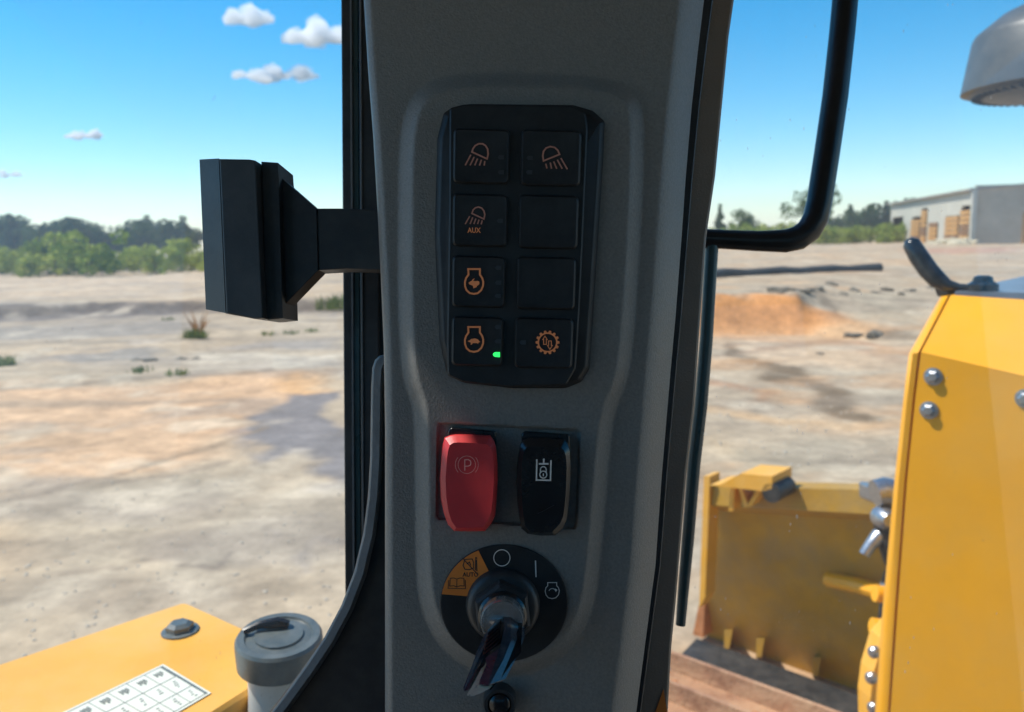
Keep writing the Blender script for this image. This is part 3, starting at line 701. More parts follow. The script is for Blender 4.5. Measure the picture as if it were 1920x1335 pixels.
# air pre-cleaner on its stack
pc0 = C(1998, 95, 2.15)
pc = root('air_precleaner', Vector((pc0.x, pc0.y, HP(1935, 545, .6).z)), 'grey mushroom shaped air pre-cleaner bowl on a stack above the hood', 'air cleaner')
base = C(1998, 166, 2.15); k_ = 2.15 / FPX
mk('bowl', lathe(base, Z, [(164 * k_, 0), (174 * k_, 3 * k_), (173 * k_, 10 * k_), (159 * k_, 98 * k_), (154 * k_, 108 * k_), (112 * k_, 142 * k_), (50 * k_, 170 * k_), (6 * k_, 178 * k_)], 48), M['precleaner'], pc, smooth=True)
mk('vane_ring', join(*[box(base - Z * .012 + Vector((math.cos(a), math.sin(a), 0)) * 134 * k_, Vector((math.cos(a), math.sin(a), 0)), Vector((-math.sin(a), math.cos(a), 0)), Z, 40 * k_, .003, .011) for a in [i * 2 * math.pi / 60 for i in range(60)]]), M['precleaner'], pc)
mk('bottom_plate', lathe(base - Z * .010, Z, [(80 * k_, -.012), (152 * k_, .002), (162 * k_, .009)], 40), M['precleaner'], pc, smooth=True)
mk('stack_pipe', lathe(Vector((base.x, base.y, 2.02)), Z, [(44 * k_, 0), (44 * k_, base.z - 2.03)], 24), M['precleaner'], pc, smooth=True)

# blade
B0 = onground(1312, 1188); B1 = onground(1600, 1292)
bu = Vector((B1.x - B0.x, B1.y - B0.y, 0)).normalized(); bn = Vector((-bu.y, bu.x, 0))
def BP(px, py, off=0.0): return PL(px, py, B0 + bn * off, bn)
blade = root('dozer_blade', B0, 'scuffed yellow bulldozer blade seen from behind', 'blade')
rows = [(905, 912, -.40), (911, 918, -.45), (946, 962, -.46), (956, 974, -.30), (1020, 1050, -.24), (1090, 1150, -.14), (1150, 1230, -.05), (1188, 1292, 0.0)]
vs, fs = [], []
for yl, yr, of in rows:
    for k in range(9):
        t = k / 8; x0 = lerp(1326, 1308, (yl - 905) / 290); x1 = 1740; tt = (lerp(x0, x1, t) - 1312) / (1600 - 1312)
        vs.append(BP(lerp(x0, x1, t), lerp(yl, yr, tt), of))
n_r = len(rows)
for i in range(n_r - 1):
    for k in range(8): fs.append([i * 9 + k, i * 9 + k + 1, (i + 1) * 9 + k + 1, (i + 1) * 9 + k])
bk = [v + bn * (.08 if 2 <= i // 9 < n_r - 1 else .06) for i, v in enumerate(vs)]
mk('moldboard', join((vs, fs), (bk, [q[::-1] for q in fs]), ([vs[0], vs[8], bk[8], bk[0]], [[0, 1, 2, 3]])), M['blade'], blade, smooth=True, angle=30)
def bpoly(px, off, th, name, mat):
    return mk(name, loft([[BP(x_, y_, off) + bn * th for x_, y_ in px], [BP(x_, y_, off) for x_, y_ in px]]), mat, blade)
bpoly([(1320, 893), (1331, 893), (1322, 1120), (1311, 1140), (1314, 1050)], -.48, .1, 'end_plate', M['yellow_dusty'])
bpoly([(1310, 1135), (1322, 1122), (1318, 1196), (1299, 1190)], -.12, .2, 'corner_bit', M['rust_orange'])
bpoly([(1352, 908), (1388, 888), (1448, 893), (1447, 916), (1432, 921), (1330, 910)], -.62, .2, 'top_bracket', M['yellow_dusty'])
for a in ([(1370, 912), (1378, 912), (1374, 958), (1366, 958)], [(1384, 914), (1390, 914), (1404, 950), (1396, 952)], [(1420, 918), (1428, 920), (1408, 950), (1400, 948)]):
    bpoly(a, -.58, .08, 'bracket_strut', M['yellow_dusty'])
mk('pivot_pin', lathe(BP(1446, 925, -.62), bn, [(.045, 0), (.045, .16), (.03, .17)], 16), M['greasy'], blade, smooth=True)
mk('rear_brace', tube([BP(1553, 1086, -.20), BP(1610, 1098, -.28), BP(1672, 1116, -.36)], .036, 10), M['yellow'], blade, smooth=True)
for px, py in [(1366, 1198), (1426, 1214), (1532, 1250)]:
    mk('edge_lug', loft([[BP(px + a * w_, py + b_ * 18, o_) for a, b_, w_ in ((-1, -1, 8), (1, -1, 8), (.2, 1, 6), (-1.4, 1, 6))] for o_ in (-.02, -.12)]), M['blade'], blade)
# hydraulic fittings beside the hood
def DC(px, py): return C(px, py, 2.7)
hy = root('lift_cylinder', DC(1665, 1060), 'silver hydraulic cylinder fittings between blade and hood', 'cylinder')
mk('rod_eye', tube([DC(1640, 925), DC(1655, 922), DC(1690, 930)], [.045, .05, .05], 14), M['steel'], hy, smooth=True)
mk('clevis_block', solid(rpoly([(1636, 912), (1690, 916), (1690, 948), (1638, 945)], 8), 2.74, 2.85), M['steel'], hy)
mk('clamp', lathe(DC(1651, 968), -F, [(.036, 0), (.036, .05), (.022, .07)], 16), M['steel'], hy, smooth=True)
mk('cylinder_barrel', tube([DC(1664, 965), DC(1672, 1010), DC(1690, 1060)], .05, 14), M['greasy'], hy, smooth=True)
mk('rod', tube([DC(1620, 1040), DC(1632, 1022), DC(1646, 1006), DC(1662, 1000)], [.018, .02, .026, .03], 12), M['steel'], hy, smooth=True)
hs = root('hydraulic_hose', DC(1660, 1180), 'black hydraulic hose running down the hood edge', 'hose')
mk('hose', tube([DC(1678, 1055), DC(1668, 1075), DC(1662, 1100), DC(1660, 1130), DC(1656, 1165)], .018, 12), M['rubber'], hs, smooth=True)
mk('ferrule', lathe(DC(1664, 1094), (DC(1661, 1108) - DC(1664, 1094)), [(.023, 0), (.023, .03)], 14), M['steel'], hs, smooth=True)
fb = root('side_bracket', DC(1650, 1320), 'narrow yellow bolted bracket beside the hood flange', 'bracket')
mk('plate', solid([(1656, 1200), (1682, 1172), (1700, 1240), (1680, 1360), (1633, 1360), (1632, 1310), (1638, 1262)], 2.2, 2.28), M['yellow_dusty'], fb)
for i, (px, py) in enumerate([(1637, 1222), (1632, 1270), (1636, 1326)]):
    mk('bolt', lathe(C(px + 6, py, 2.18), -R - F * .5, [(.016, 0), (.016, .016), (.010, .022)], 12), M['steel'], fb, smooth=True)
for px, py in [(1640, 1112), (1635, 1174)]:
    mk('pin_boss', tube([C(px, py, 2.45), C(px + 40, py + 6, 2.45)], .026, 12), M['yellow'], fb, smooth=True)
pf = root('shade_beam', DC(1450, 1260), 'added dark beam standing in for shade between blade and track', 'shade stand-in')
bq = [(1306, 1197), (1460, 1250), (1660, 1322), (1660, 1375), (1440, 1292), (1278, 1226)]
mk('beam', loft([[G(px, py, .30) - Z * .2 for px, py in bq], [G(px, py, .30) for px, py in bq]]), M['greasy'], pf)  # dark beam added in place of the shaded ground below the blade

# track
T0 = G(1262, 1274, .86)
track = root('crawler_track', Vector((T0.x, T0.y, .3)), 'brown steel crawler track with bolted grouser shoes', 'track')
def shoe(o, d, up):
    s_ = mk('shoe', box(o + r_ * .18 - up * .02, r_, d, up, .96, .158, .02), M['rust'], track)
    mk('grouser', loft([[o + r_ * (.18 + sx * .48) + d * a + up * h_ for a, h_ in ((.045, 0), (.077, 0), (.070, .058), (.054, .058))] for sx in (-1, 1)]), M['rust'], s_)
    for sx in (-.18, .02, .3, .5):
        mk('bolt', lathe(o + r_ * sx - d * .03, up, [(.017, 0), (.017, .012), (.010, .016)], 6), M['rust_orange'], s_)
for k in range(11): shoe(T0 - f_ * (.165 * k), f_, Z)
o_ = Vector(T0) + f_ * .16; a_ = 0
for k in range(1, 4):
    a_ += math.radians(22); d = f_ * math.cos(a_) - Z * math.sin(a_); up = Z * math.cos(a_) + f_ * math.sin(a_)
    shoe(o_ - Z * (.03 + .05 * k * k) - f_ * .01 * k, d, up); o_ = o_ + f_ * .15 * math.cos(a_)
mk('track_frame', box(T0 - f_ * .8 + r_ * .18 - Z * .62, r_, f_, Z, .4, 1.7, .55), M['greasy'], track)
mk('front_idler', lathe(T0 + r_ * -.1 - f_ * .05 - Z * .42, r_, [(.36, 0), (.38, .05), (.38, .4), (.36, .45)], 28), M['greasy'], track, smooth=True)

# yellow fender top with decal, lower left
FZ = G(338, 1185, 0).z; FZ = C(338, 1185, .92).z
def GF(px, py, dz=0.0): return G(px, py, FZ + dz)
fn = root('fender_box', GF(200, 1400) - Z * .3, 'yellow fender box lid with bolt and cream service decal', 'fender')
lid = rpoly([(345, 1126), (520, 1205), (470, 1292), (180, 1478), (-420, 1500), (-260, 1330)], 10)
mk('lid', loft([[GF(x_, y_) - Z * .05 for x_, y_ in lid], [GF(x_, y_) - Z * .004 for x_, y_ in lid], [GF(x_, y_) for x_, y_ in inset(lid, 4)]]), M['yellow_dusty'], fn)
ul = inset(lid, 12)
mk('side_wall', loft([[GF(x_, y_) - Z * .5 for x_, y_ in ul], [GF(x_, y_) - Z * .052 for x_, y_ in ul]]), M['greasy'], fn)
bolt(0, 0, .0165, fn, Z, GF(338, 1184, .0), mat='cap')
dq = [(306, 1245), (396, 1299), (210, 1408), (96, 1346)]
def dq_pt(u_, v_, dz):                       # u along the long side, v across
    a, b_, c, d = [GF(x_, y_, dz) for x_, y_ in dq]
    return lerp(lerp(a, b_, v_), lerp(d, c, v_), u_)
dc = mk('service_decal', loft([[dq_pt(u_, v_, .0005) for u_, v_ in ((0, 0), (0, 1), (1, 1), (1, 0))], [dq_pt(u_, v_, .0012) for u_, v_ in ((0, 0), (0, 1), (1, 1), (1, 0))]]), M['decal'], fn)
ink = []; zz = [.0014]
def inkbar(u0, v0, u1, v1):
    zz[0] += .000004
    ink.append(([dq_pt(u0, v0, zz[0]), dq_pt(u0, v1, zz[0]), dq_pt(u1, v1, zz[0]), dq_pt(u1, v0, zz[0])], [[0, 1, 2, 3]]))
for v_ in (.03, .36, .68, .95): inkbar(.02, v_, .98, v_ + .012)
for u_ in (.02, .20, .37, .54, .71, .97): inkbar(u_, .03, u_ + .006, .97)
inkbar(.02, .03, .05, .36); inkbar(.02, .03, .045, .97)
for iu in range(5):
    for iv in range(3):
        u0, v0 = (.05, .21, .38, .55, .72)[iu], (.09, .42, .73)[iv]
        for k in range(5 if iv == 0 else 4):
            if iv == 0: inkbar(u0 + .03 + .016 * k, v0 + .02 + .01 * (k % 2), u0 + .036 + .016 * k + .006, v0 + .10 + .05 * ((k * 7) % 3) / 2)
            else: inkbar(u0 + .04 + .012 * rnd.random() * k, v0 + .02 + .045 * k, u0 + .065 + .015 * rnd.random() * k, v0 + .035 + .045 * k)
mk('decal_print', join(*ink), M['decal_ink'], dc)

# washer tank with cap
wc = C(524, 1214, .78); wt = root('washer_tank', wc - Z * .3, 'milky white fluid tank with round grey screw cap', 'tank')
ax = Vector((.05, -.10, 1)).normalized(); kk = .78 / FPX
cp = mk('cap', lathe(wc - ax * .016, ax, [(74 * kk, 0), (78 * kk, .002), (80 * kk, .022), (79 * kk, .027), (75 * kk, .030), (62 * kk, .030), (60 * kk, .028), (45 * kk, .029), (44 * kk, .031), (3 * kk, .032)], 44), M['cap'], wt, smooth=True, angle=25)
mk('tether_tab', tube([wc + ax * .018 - X * .034, wc + ax * .022 - X * .02 + Y * .006, wc + ax * .022 - X * .004 + Y * .010, wc + ax * .018 + X * .006 + Y * .012], [.003, .004, .006, .005], 8), M['gloss'], cp, smooth=True)
mk('neck', lathe(wc - ax * .017, -ax, [(60 * kk, 0), (60 * kk, .03), (66 * kk, .09), (78 * kk, .15), (120 * kk, .24), (125 * kk, .33)], 36), M['tank'], wt, smooth=True)

# ------------------------------------------------------------------ the cab: panes, posts, roof
def pane(pxs, d, name, mat, label):
    return mk(name, loft([[C(x_, y_, d) for x_, y_ in pxs], [C(x_, y_, d) + F * .005 for x_, y_ in pxs]]), mat, label=label, cat='window')
def pane1(pxs, d, name, mat, label):
    return mk(name, ([C(x_, y_, d) for x_, y_ in pxs], [list(range(len(pxs)))]), mat, label=label, cat='window')
pane1([(-700, -420), (690, -420), (690, 1750), (-700, 1750)], .62, 'window_pane', M['glass_left'], 'dusty clear cab window pane on the bracket side of the pillar')
pane1([(1290, -420), (2500, -420), (2500, 1750), (1240, 1750)], .68, 'window_pane', M['glass_right'], 'dusty specked cab window pane facing the hood and blade')

wf = root('window_frame', C(690, 1700, .56), 'ribbed black window frame post beside the grey pillar', 'window frame')
mk('outer_rail', solid([(637, -420), (655, -420), (666, 1750), (652, 1750)], .575, .64, 2, .001), M['rubber'], wf)
mk('glazing_seal', solid([(655, -420), (671, -420), (682, 1750), (666, 1750)], .570, .62, 3, .002), M['tealtube'], wf)
mk('glint_strip', solid([(653.5, -420), (657, -420), (668, 1750), (664.5, 1750)], .5685, .575), M['lit_edge'], wf)  # thin pale strip painting the light caught along the rib
mk('glint_strip', solid([(672, -420), (674.5, -420), (685.5, 1750), (683, 1750)], .5585, .565), M['lit_edge'], wf)  # second pale strip for the lit rib edge
mk('inner_rail', solid([(671, -420), (705, -420), (716, 1750), (682, 1750)], .560, .62, 2, .001), M['black'], wf)
mk('inner_channel', solid([(705, -420), (790, -420), (790, 1750), (716, 1750)], .566, .62), M['black'], wf)

# bracket on the pillar
br = root('side_bracket', C(560, 600, .44), 'black plastic bracket with thick rectangular head on a flared arm', 'bracket')
mk('arm', solid([(594, 391), (650, 391), (735, 396), (735, 507), (650, 504), (597, 507)], .440, .458, 1.5, .0006), M['black'], br)
mk('flared_gusset', solid([(521, 327), (594, 391), (597, 507), (531, 575), (527, 450)], .439, .456, 1.5, .0006), M['black'], br)
mk('back_plate', solid([(490, 303), (521, 305), (523, 330), (530, 570), (531, 597), (502, 600), (497, 590)], .432, .462, 2, .0008), M['black'], br)
mk('groove_wall', solid([(482, 303), (496, 312), (504, 590), (488, 595)], .442, .470), M['black'], br)
bp_front = [(411, 298), (468, 299), (479, 301), (493, 597), (477, 598), (424, 588)]
mk('front_pad', solid(bp_front, .424, .470, 2.5, .0010), M['pad'], br)  # front face coloured lighter to look lit
# the narrower left face, turned away by an angle
lf = [(374, 299), (410, 297), (423, 587), (386, 580)]
mk('outer_pad', loft([[C(x_, y_, .436 if x_ < 400 else .4245) + F * .04 for x_, y_ in lf], [C(x_, y_, .436 if x_ < 400 else .4245) for x_, y_ in lf]]), M['black'], br)
# curved trim below
trim_px = [(722, 664), (712, 667), (703, 675), (698, 690), (696, 725), (695, 790), (694, 860), (690, 930), (681, 1000), (664, 1072), (640, 1135), (608, 1195), (570, 1252), (528, 1310), (480, 1372), (420, 1450), (420, 1720), (770, 1720), (770, 664)]
ti = inset(trim_px, 16)
tpn = root('trim_panel', C(600, 1700, .46), 'black moulded trim panel with curved sunlit-grey lip sweeping away from the pillar', 'trim')
ti2 = inset(trim_px, 13)
mk('panel', loft([[C(x_, y_, .456) + F * .03 for x_, y_ in ti2], [C(x_, y_, .456) for x_, y_ in ti2]]), M['black'], tpn)
n_l = 17
def lipring(off, d): return [C(x_, y_, d) for x_, y_ in inset(trim_px, off)[:n_l]]
lp = [lipring(0, .456), lipring(1.5, .4500), lipring(4, .4485), lipring(17, .4478), lipring(21, .4500), lipring(24, .456)]
lv_, lf_ = loft([[l[i] for l in lp] for i in range(n_l)], True, True, False)
mk('lip', (lv_ , lf_), M['lit_edge'], tpn, smooth=True, angle=30)  # lip coloured pale as a sunlit rim
mk('lip_back', loft([[C(x_, y_, .4565) + F * .03 for x_, y_ in trim_px], [C(x_, y_, .4565) for x_, y_ in trim_px]]), M['rubber'], tpn)

# ------------------------------------------------------------------ the grey pillar console
D0 = 0.400
yk = [-420, 0, 130, 260, 400, 520, 650, 800, 1335, 1750]
xl = [660, 682, 690, 700, 708, 714, 719.5, 722, 722, 722]
yr_ = [-420, 0, 100, 200, 330, 445, 590, 700, 890, 1060, 1220, 1335, 1750]
xr = [1362, 1320, 1308, 1297, 1286, 1278, 1267, 1257, 1241, 1229, 1208, 1193, 1120]
E_in = [(768, 225), (761, 300), (760, 430), (760, 560), (764, 660), (771, 715), (789, 760), (792, 850), (792, 1000), (796, 1105), (812, 1168), (848, 1218), (900, 1250), (950, 1258), (1008, 1248), (1058, 1216), (1092, 1165), (1108, 1100), (1119, 980), (1130, 850), (1139, 770), (1164, 715), (1173, 660), (1181, 560), (1189, 430), (1194, 300), (1194, 215), (1181, 178), (1140, 158), (1000, 150), (880, 150), (812, 162), (785, 184)]
for _ in range(3):
    E_in = [p_ for a_, b_ in zip(E_in, E_in[1:] + E_in[:1]) for p_ in ((a_[0] * .75 + b_[0] * .25, a_[1] * .75 + b_[1] * .25), (a_[0] * .25 + b_[0] * .75, a_[1] * .25 + b_[1] * .75))]
REC = rpoly([(820, 793), (1088, 806), (1080, 992), (818, 973)], 9)
ys = np.concatenate([np.linspace(-420, -10, 30), np.arange(0, 1340, 3.4), np.linspace(1345, 1750, 30)])
ss = np.concatenate([np.linspace(0, .06, 14)[:-1], np.linspace(.06, .86, 150)[:-1], np.linspace(.86, 1, 30)])
PX = np.zeros((ys.size, ss.size)); PY = np.zeros_like(PX)
for i, y_ in enumerate(ys):
    a, b_ = np.interp(y_, yk, xl), np.interp(y_, yr_, xr)
    PX[i] = a + (b_ - a) * ss; PY[i] = y_
hh = .0068 * sst(-16, 16, sdf(PX, PY, E_in))
hh = hh - .0028 * sst(-1.5, 2.5, sdf(PX, PY, REC))
sl = PX - np.interp(PY, yk, xl); sr_ = np.interp(PY, yr_, xr) - PX
hh = hh - .008 * (1 - np.sqrt(np.clip(1 - (1 - np.clip(sl / 16, 0, 1)) ** 2, 0, 1)))
tr2 = 1 - np.clip(sr_ / 50, 0, 1)
hh = hh - .026 * tr2 ** 1.7
verts = []
for i in range(ys.size):
    row = [C(PX[i, j], PY[i, j], D0 - hh[i, j]) for j in range(ss.size)]
    verts.append([row[0] + F * .09] + [row[0] + F * .012] + row + [row[-1] + F * .008])
nc = len(verts[0]); vs = [v for r in verts for v in r]; fs = []
for i in range(ys.size - 1):
    for j in range(nc - 1): fs.append([i * nc + j, (i + 1) * nc + j, (i + 1) * nc + j + 1, i * nc + j + 1])
pil = root('pillar_console', C(960, 1750, .45), 'grey grained cab pillar console carrying the switches', 'console')
mk('trim_cover', (vs, fs), M['console'], pil, smooth=True, angle=60)
def strip(side_l, side_r, d0, d1, bev=0):
    return solid(side_l + side_r[::-1], d0, d1, bev, .002)
sl_px = [(np.interp(y_, yr_, xr) - 10, y_) for y_ in yr_]
so_px = [(np.interp(y_, yr_, xr) + np.interp(y_, [0, 445, 1335], [17, 12, 9]), y_) for y_ in yr_]
mk('edge_seal', strip(sl_px, so_px, .4335, .47, 2), M['rubber'], pil)
yp = [-420, 0, 70, 330, 445, 600, 760, 890, 1130, 1210, 1335, 1750]
xp = [1420, 1376, 1366, 1341, 1324, 1313, 1302, 1287, 1267, 1259, 1252, 1225]
mk('outer_post', strip([(np.interp(y_, yr_, xr) - 6, y_) for y_ in yp], list(zip(xp, yp)), .446, .52, 4), M['post'], pil)
# warning triangle low on the post
tri = mk('warning_label', solid([(1244, 1292), (1251, 1335), (1224, 1350)], .4455, .4458), M['orange_label'], pil)

# bent bar and hanging hose outside the right pane
bar_c = [(1604, -300), (1590, -60), (1579, 60), (1566, 180), (1550, 290), (1536, 380)]
arc = [(1529, 410), (1516, 432), (1497, 446), (1472, 452)]
bend = bar_c + arc + [(1420, 452), (1360, 449), (1300, 446)]
mk('bent_bar', tube([C(x_, y_, .60) for x_, y_ in bend], [.0092] * 6 + [.0094, .0094, .0092, .0086] + [.0076, .0072, .0072], 16), M['bar'], smooth=True, label='thick black bar bending round towards the pillar across the window', cat='bar')
mk('wiper_hose', tube([C(x_, y_, .60) for x_, y_ in [(1336, 440), (1331, 520), (1324, 640), (1314, 760), (1301, 870), (1289, 1020), (1281, 1110), (1276, 1172)]], [.0050, .0050, .0050, .0050, .0050, .0047, .0042, .0037], 12), M['tealtube'], smooth=True, label='dark hose strip hanging down beside the pillar post', cat='hose')

# cab roof and rear of the cab (they shade the console as in the photograph)
cab = root('cab_shell', Vector((0, -.4, 1.0)), 'grey lined roof and rear posts of the operator cab', 'cab')
RZ = EYE.z + .55
q_ = C(790 + 285 / 5.339, 770 + 276 / 5.339, D0 - .0118); q_ = q_ + TO_SUN * ((RZ - q_.z) / TO_SUN.z)       # made-up roof hole, aimed to let sun onto the red switch
hx, hy_ = .0095, .0085
rx0, rx1, ry0, ry1 = -.75, .95, -1.25, .70
vr = [(rx0, ry0), (rx1, ry0), (rx1, ry1), (rx0, ry1)]; vh = [(q_.x - hx, q_.y - hy_), (q_.x + hx, q_.y - hy_), (q_.x + hx, q_.y + hy_), (q_.x - hx, q_.y + hy_)]
vs = [Vector((x_, y_, RZ)) for x_, y_ in vr + vh] + [Vector((x_, y_, RZ + .006)) for x_, y_ in vr + vh]
fs = []
for i in range(4):
    j = (i + 1) % 4
    fs += [[i, 4 + i, 4 + j, j], [8 + i, 8 + j, 12 + j, 12 + i], [i, j, 8 + j, 8 + i], [4 + i, 12 + i, 12 + j, 4 + j]]
mk('roof_panel', (vs, fs), M['liner'], cab)
mk('rear_wall', box(Vector((0.1, -1.1, 1.15)), X, Y, Z, 1.68, .05, 1.28), M['liner'], cab)
mk('rear_header', box(Vector((0.1, -1.1, 2.6)), X, Y, Z, 1.68, .05, .24), M['liner'], cab)
mk('side_wall', box(Vector((-.72, -.82, 1.15)), X, Y, Z, .05, .52, 1.69), M['liner'], cab)
mk('side_wall', box(Vector((.92, -.66, 1.15)), X, Y, Z, .05, .84, 1.69), M['liner'], cab)
mk('cab_floor', box(Vector((0.1, -.35, 1.1)), X, Y, Z, 1.64, 1.5, .05), M['black'], cab)
mk('seat_back', box(Vector((0.05, -.75, 1.6)), X, Y, Z, .5, .16, .75), M['black'], cab)

# ------------------------------------------------------------------ printing helpers
ZP = [0.0]
def ribbon(pts, w, d, closed=False):
    """a printed line: mitred strip of width w pixels lying at depth d"""
    ZP[0] += 3e-6; d = d - (ZP[0] % 6e-5)
    n = len(pts); L_, R_ = [], []
    for i in range(n):
        a = Vector(pts[i - 1]) if (i or closed) else None; b_ = Vector(pts[i]); c = Vector(pts[(i + 1) % n]) if (i < n - 1 or closed) else None
        e1 = (b_ - a).normalized() if a is not None else (c - b_).normalized(); e2 = (c - b_).normalized() if c is not None else e1
        n1, n2 = Vector((-e1.y, e1.x)), Vector((-e2.y, e2.x)); q = (n1 + n2) / max(.5, 1 + n1.dot(n2))
        L_.append(b_ + q * w / 2); R_.append(b_ - q * w / 2)
    vs = [C(p.x, p.y, d) for p in L_] + [C(p.x, p.y, d) for p in R_]
    fs = [[i, (i + 1) % n, n + (i + 1) % n, n + i] for i in range(n if closed else n - 1)]
    return vs, fs
def fill(pts, d):
    ZP[0] += 3e-6; d = d - (ZP[0] % 6e-5)
    return [C(x_, y_, d) for x_, y_ in pts], [list(range(len(pts)))]
def arcp(cx, cy, r, a0, a1, n=24, ry=None):
    return [(cx + r * math.cos(math.radians(lerp(a0, a1, i / n))), cy - (ry or r) * math.sin(math.radians(lerp(a0, a1, i / n)))) for i in range(n + 1)]
def lettering(s, cx, cy, h, d, squeeze=1.0):
    cu = bpy.data.curves.new('t', 'FONT'); cu.body = s; cu.align_x = 'CENTER'; cu.resolution_u = 3; cu.offset = .018
    to = bpy.data.objects.new('t', cu); COL.objects.link(to)
    bpy.context.view_layer.update()
    me = bpy.data.meshes.new_from_object(to.evaluated_get(bpy.context.evaluated_depsgraph_get()))
    vv = [v.co.copy() for v in me.vertices]; ff = [list(p_.vertices) for p_ in me.polygons]
    bpy.data.objects.remove(to); bpy.data.curves.remove(cu); bpy.data.meshes.remove(me)
    lo, hi = min(v.y for v in vv), max(v.y for v in vv); k = h / (hi - lo)
    ZP[0] += 3e-6; d = d - (ZP[0] % 6e-5)
    return [C(cx + v.x * k * squeeze, cy - (v.y - (lo + hi) / 2) * k, d) for v in vv], ff
def zr(ox, oy, k):                            # coordinates read in an enlarged view
    return lambda pts: [(ox + x_ / k, oy + y_ / k) for x_, y_ in pts]
z1, z2, z3, z4 = zr(800, 180, 4.769), zr(800, 460, 4.769), zr(790, 770, 5.339), zr(800, 1000, 3.987)

# ------------------------------------------------------------------ keypad
KD = D0 - .0068
kp = root('keypad', C(960, 722, KD), 'black eight button keypad with amber symbols', 'keypad')
outer = rpoly([(832, 212), (846, 203), (880, 195), (1075, 197), (1112, 208), (1134, 228), (1131, 300), (1106, 690), (1090, 716), (1060, 728), (960, 728), (870, 718), (838, 700), (824, 640), (815, 440), (820, 260)], 5)
mk('bezel', loft([[C(x_, y_, KD) + F * .004 for x_, y_ in outer], [C(x_, y_, KD - .0005) for x_, y_ in outer], [C(x_, y_, KD - .004) for x_, y_ in inset(outer, 7)], [C(x_, y_, KD - .0046) for x_, y_ in inset(outer, 11)]]), M['keyblack'], kp, smooth=True, angle=30)
face = rpoly([(843, 203), (870, 196), (1070, 198), (1098, 212), (1102, 240), (1088, 560), (1080, 690), (1062, 722), (950, 726), (868, 717), (839, 704), (838, 640), (842, 400)], 5)
mk('face_plate', loft([[C(x_, y_, KD - .0040) for x_, y_ in face], [C(x_, y_, KD - .0078) for x_, y_ in face], [C(x_, y_, KD - .0084) for x_, y_ in inset(face, 3)]]), M['keyblack'], kp, smooth=True, angle=30)
DF = KD - .0084
def button(x0, y0, x1, y1, sk=0.0):
    p_ = rpoly([(x0, y0), (x1, y0 + 3), (x1 - sk, y1 + 2), (x0 - sk * .6, y1)], 12, 5)
    return mk('button', loft([[C(x_, y_, DF + .0002) for x_, y_ in p_], [C(x_, y_, DF - .0016) for x_, y_ in inset(p_, 1)], [C(x_, y_, DF - .0024) for x_, y_ in inset(p_, 4)], [C(x_, y_, DF - .0022) for x_, y_ in inset(p_, 8)]]), M['keyblack'], kp, smooth=True, angle=40)
btn = {}
for r_i, (ya, yb) in enumerate([(240, 348), (362, 466), (478, 580), (592, 690)]):
    btn[0, r_i] = button(850 - r_i * 1, ya, 957 - r_i * 4, yb - 4, 2)
    btn[1, r_i] = button(977 - r_i * 4, ya + 2, 1091 - r_i * 5, yb, 3)
DI = DF - .0031
def lamp(dome, rays, w=3.0): return [ribbon(dome, w, DI, True)] + [ribbon(q, w * .9, DI) for q in rays]
mk('symbol', join(*lamp(z1([(405, 500), (415, 470), (435, 443), (465, 427), (500, 427), (528, 445), (545, 475), (550, 520), (540, 562)]), [z1(q) for q in [[(395, 525), (345, 620)], [(425, 545), (388, 620)], [(455, 560), (430, 620)], [(490, 570), (472, 622)], [(520, 582), (514, 622)]]])), M['mauve'], btn[0, 0], label='work lamp symbol')
mk('symbol', join(*lamp(z1([(1045, 580), (1038, 535), (1045, 495), (1068, 465), (1105, 452), (1145, 460), (1172, 485), (1188, 522)]), [z1(q) for q in [[(1065, 605), (1076, 648)], [(1105, 595), (1117, 650)], [(1135, 585), (1163, 650)], [(1168, 570), (1212, 650)], [(1200, 555), (1258, 655)]]])), M['mauve'], btn[1, 0], label='work lamp symbol shining the other way')
mk('symbol', join(*lamp(z1([(405, 1050), (415, 1020), (435, 1000), (462, 992), (492, 1002), (512, 1028), (520, 1060), (512, 1100)]), [z1(q) for q in [[(385, 1075), (345, 1145)], [(412, 1085), (388, 1145)], [(440, 1096), (422, 1145)], [(468, 1106), (455, 1145)], [(497, 1112), (487, 1148)]]], 2.7)), M['mauve'], btn[0, 1], label='lamp symbol above the letters AUX')
mk('letters', lettering('AUX', 800 + 424 / 4.769, 180 + 1200 / 4.769, 10, DI, .85), M['amber'], btn[0, 1])
def engine(dy): return [(372, 212 + dy), (476, 212 + dy), (476, 262 + dy), (496, 292 + dy), (506, 325 + dy), (504, 362 + dy), (488, 400 + dy), (458, 427 + dy), (422, 434 + dy), (385, 427 + dy), (357, 402 + dy), (343, 365 + dy), (342, 328 + dy), (352, 293 + dy), (374, 262 + dy)]
hare = [(374, 335), (392, 322), (402, 318), (412, 303), (430, 294), (422, 308), (414, 318), (440, 320), (458, 318), (470, 324), (472, 345), (462, 356), (450, 362), (446, 374), (430, 380), (418, 386), (414, 362), (398, 354), (384, 350)]
mk('symbol', join(ribbon(z2(engine(0)), 3.4, DI, True), fill(z2(hare), DI)), M['amber'], btn[0, 2], label='engine outline with hare')
tort = [(364, 856), (384, 850), (398, 838), (430, 832), (456, 840), (472, 858), (480, 862), (464, 870), (460, 882), (450, 874), (412, 874), (404, 888), (392, 888), (396, 870), (380, 864)]
mk('symbol', join(ribbon(z2(engine(518)), 3.4, DI, True), fill(z2(tort), DI)), M['amber'], btn[0, 3], label='engine outline with tortoise')
gc_ = (800 + 1081 / 4.769, 460 + 868 / 4.769)
gear = []
for i in range(14):
    a = i * 360 / 14
    for da, rr in ((-9, 18.6), (-5, 22.4), (5, 22.4), (9, 18.6)):
        gear.append((gc_[0] + rr * math.cos(math.radians(a + da)), gc_[1] + rr * math.sin(math.radians(a + da))))
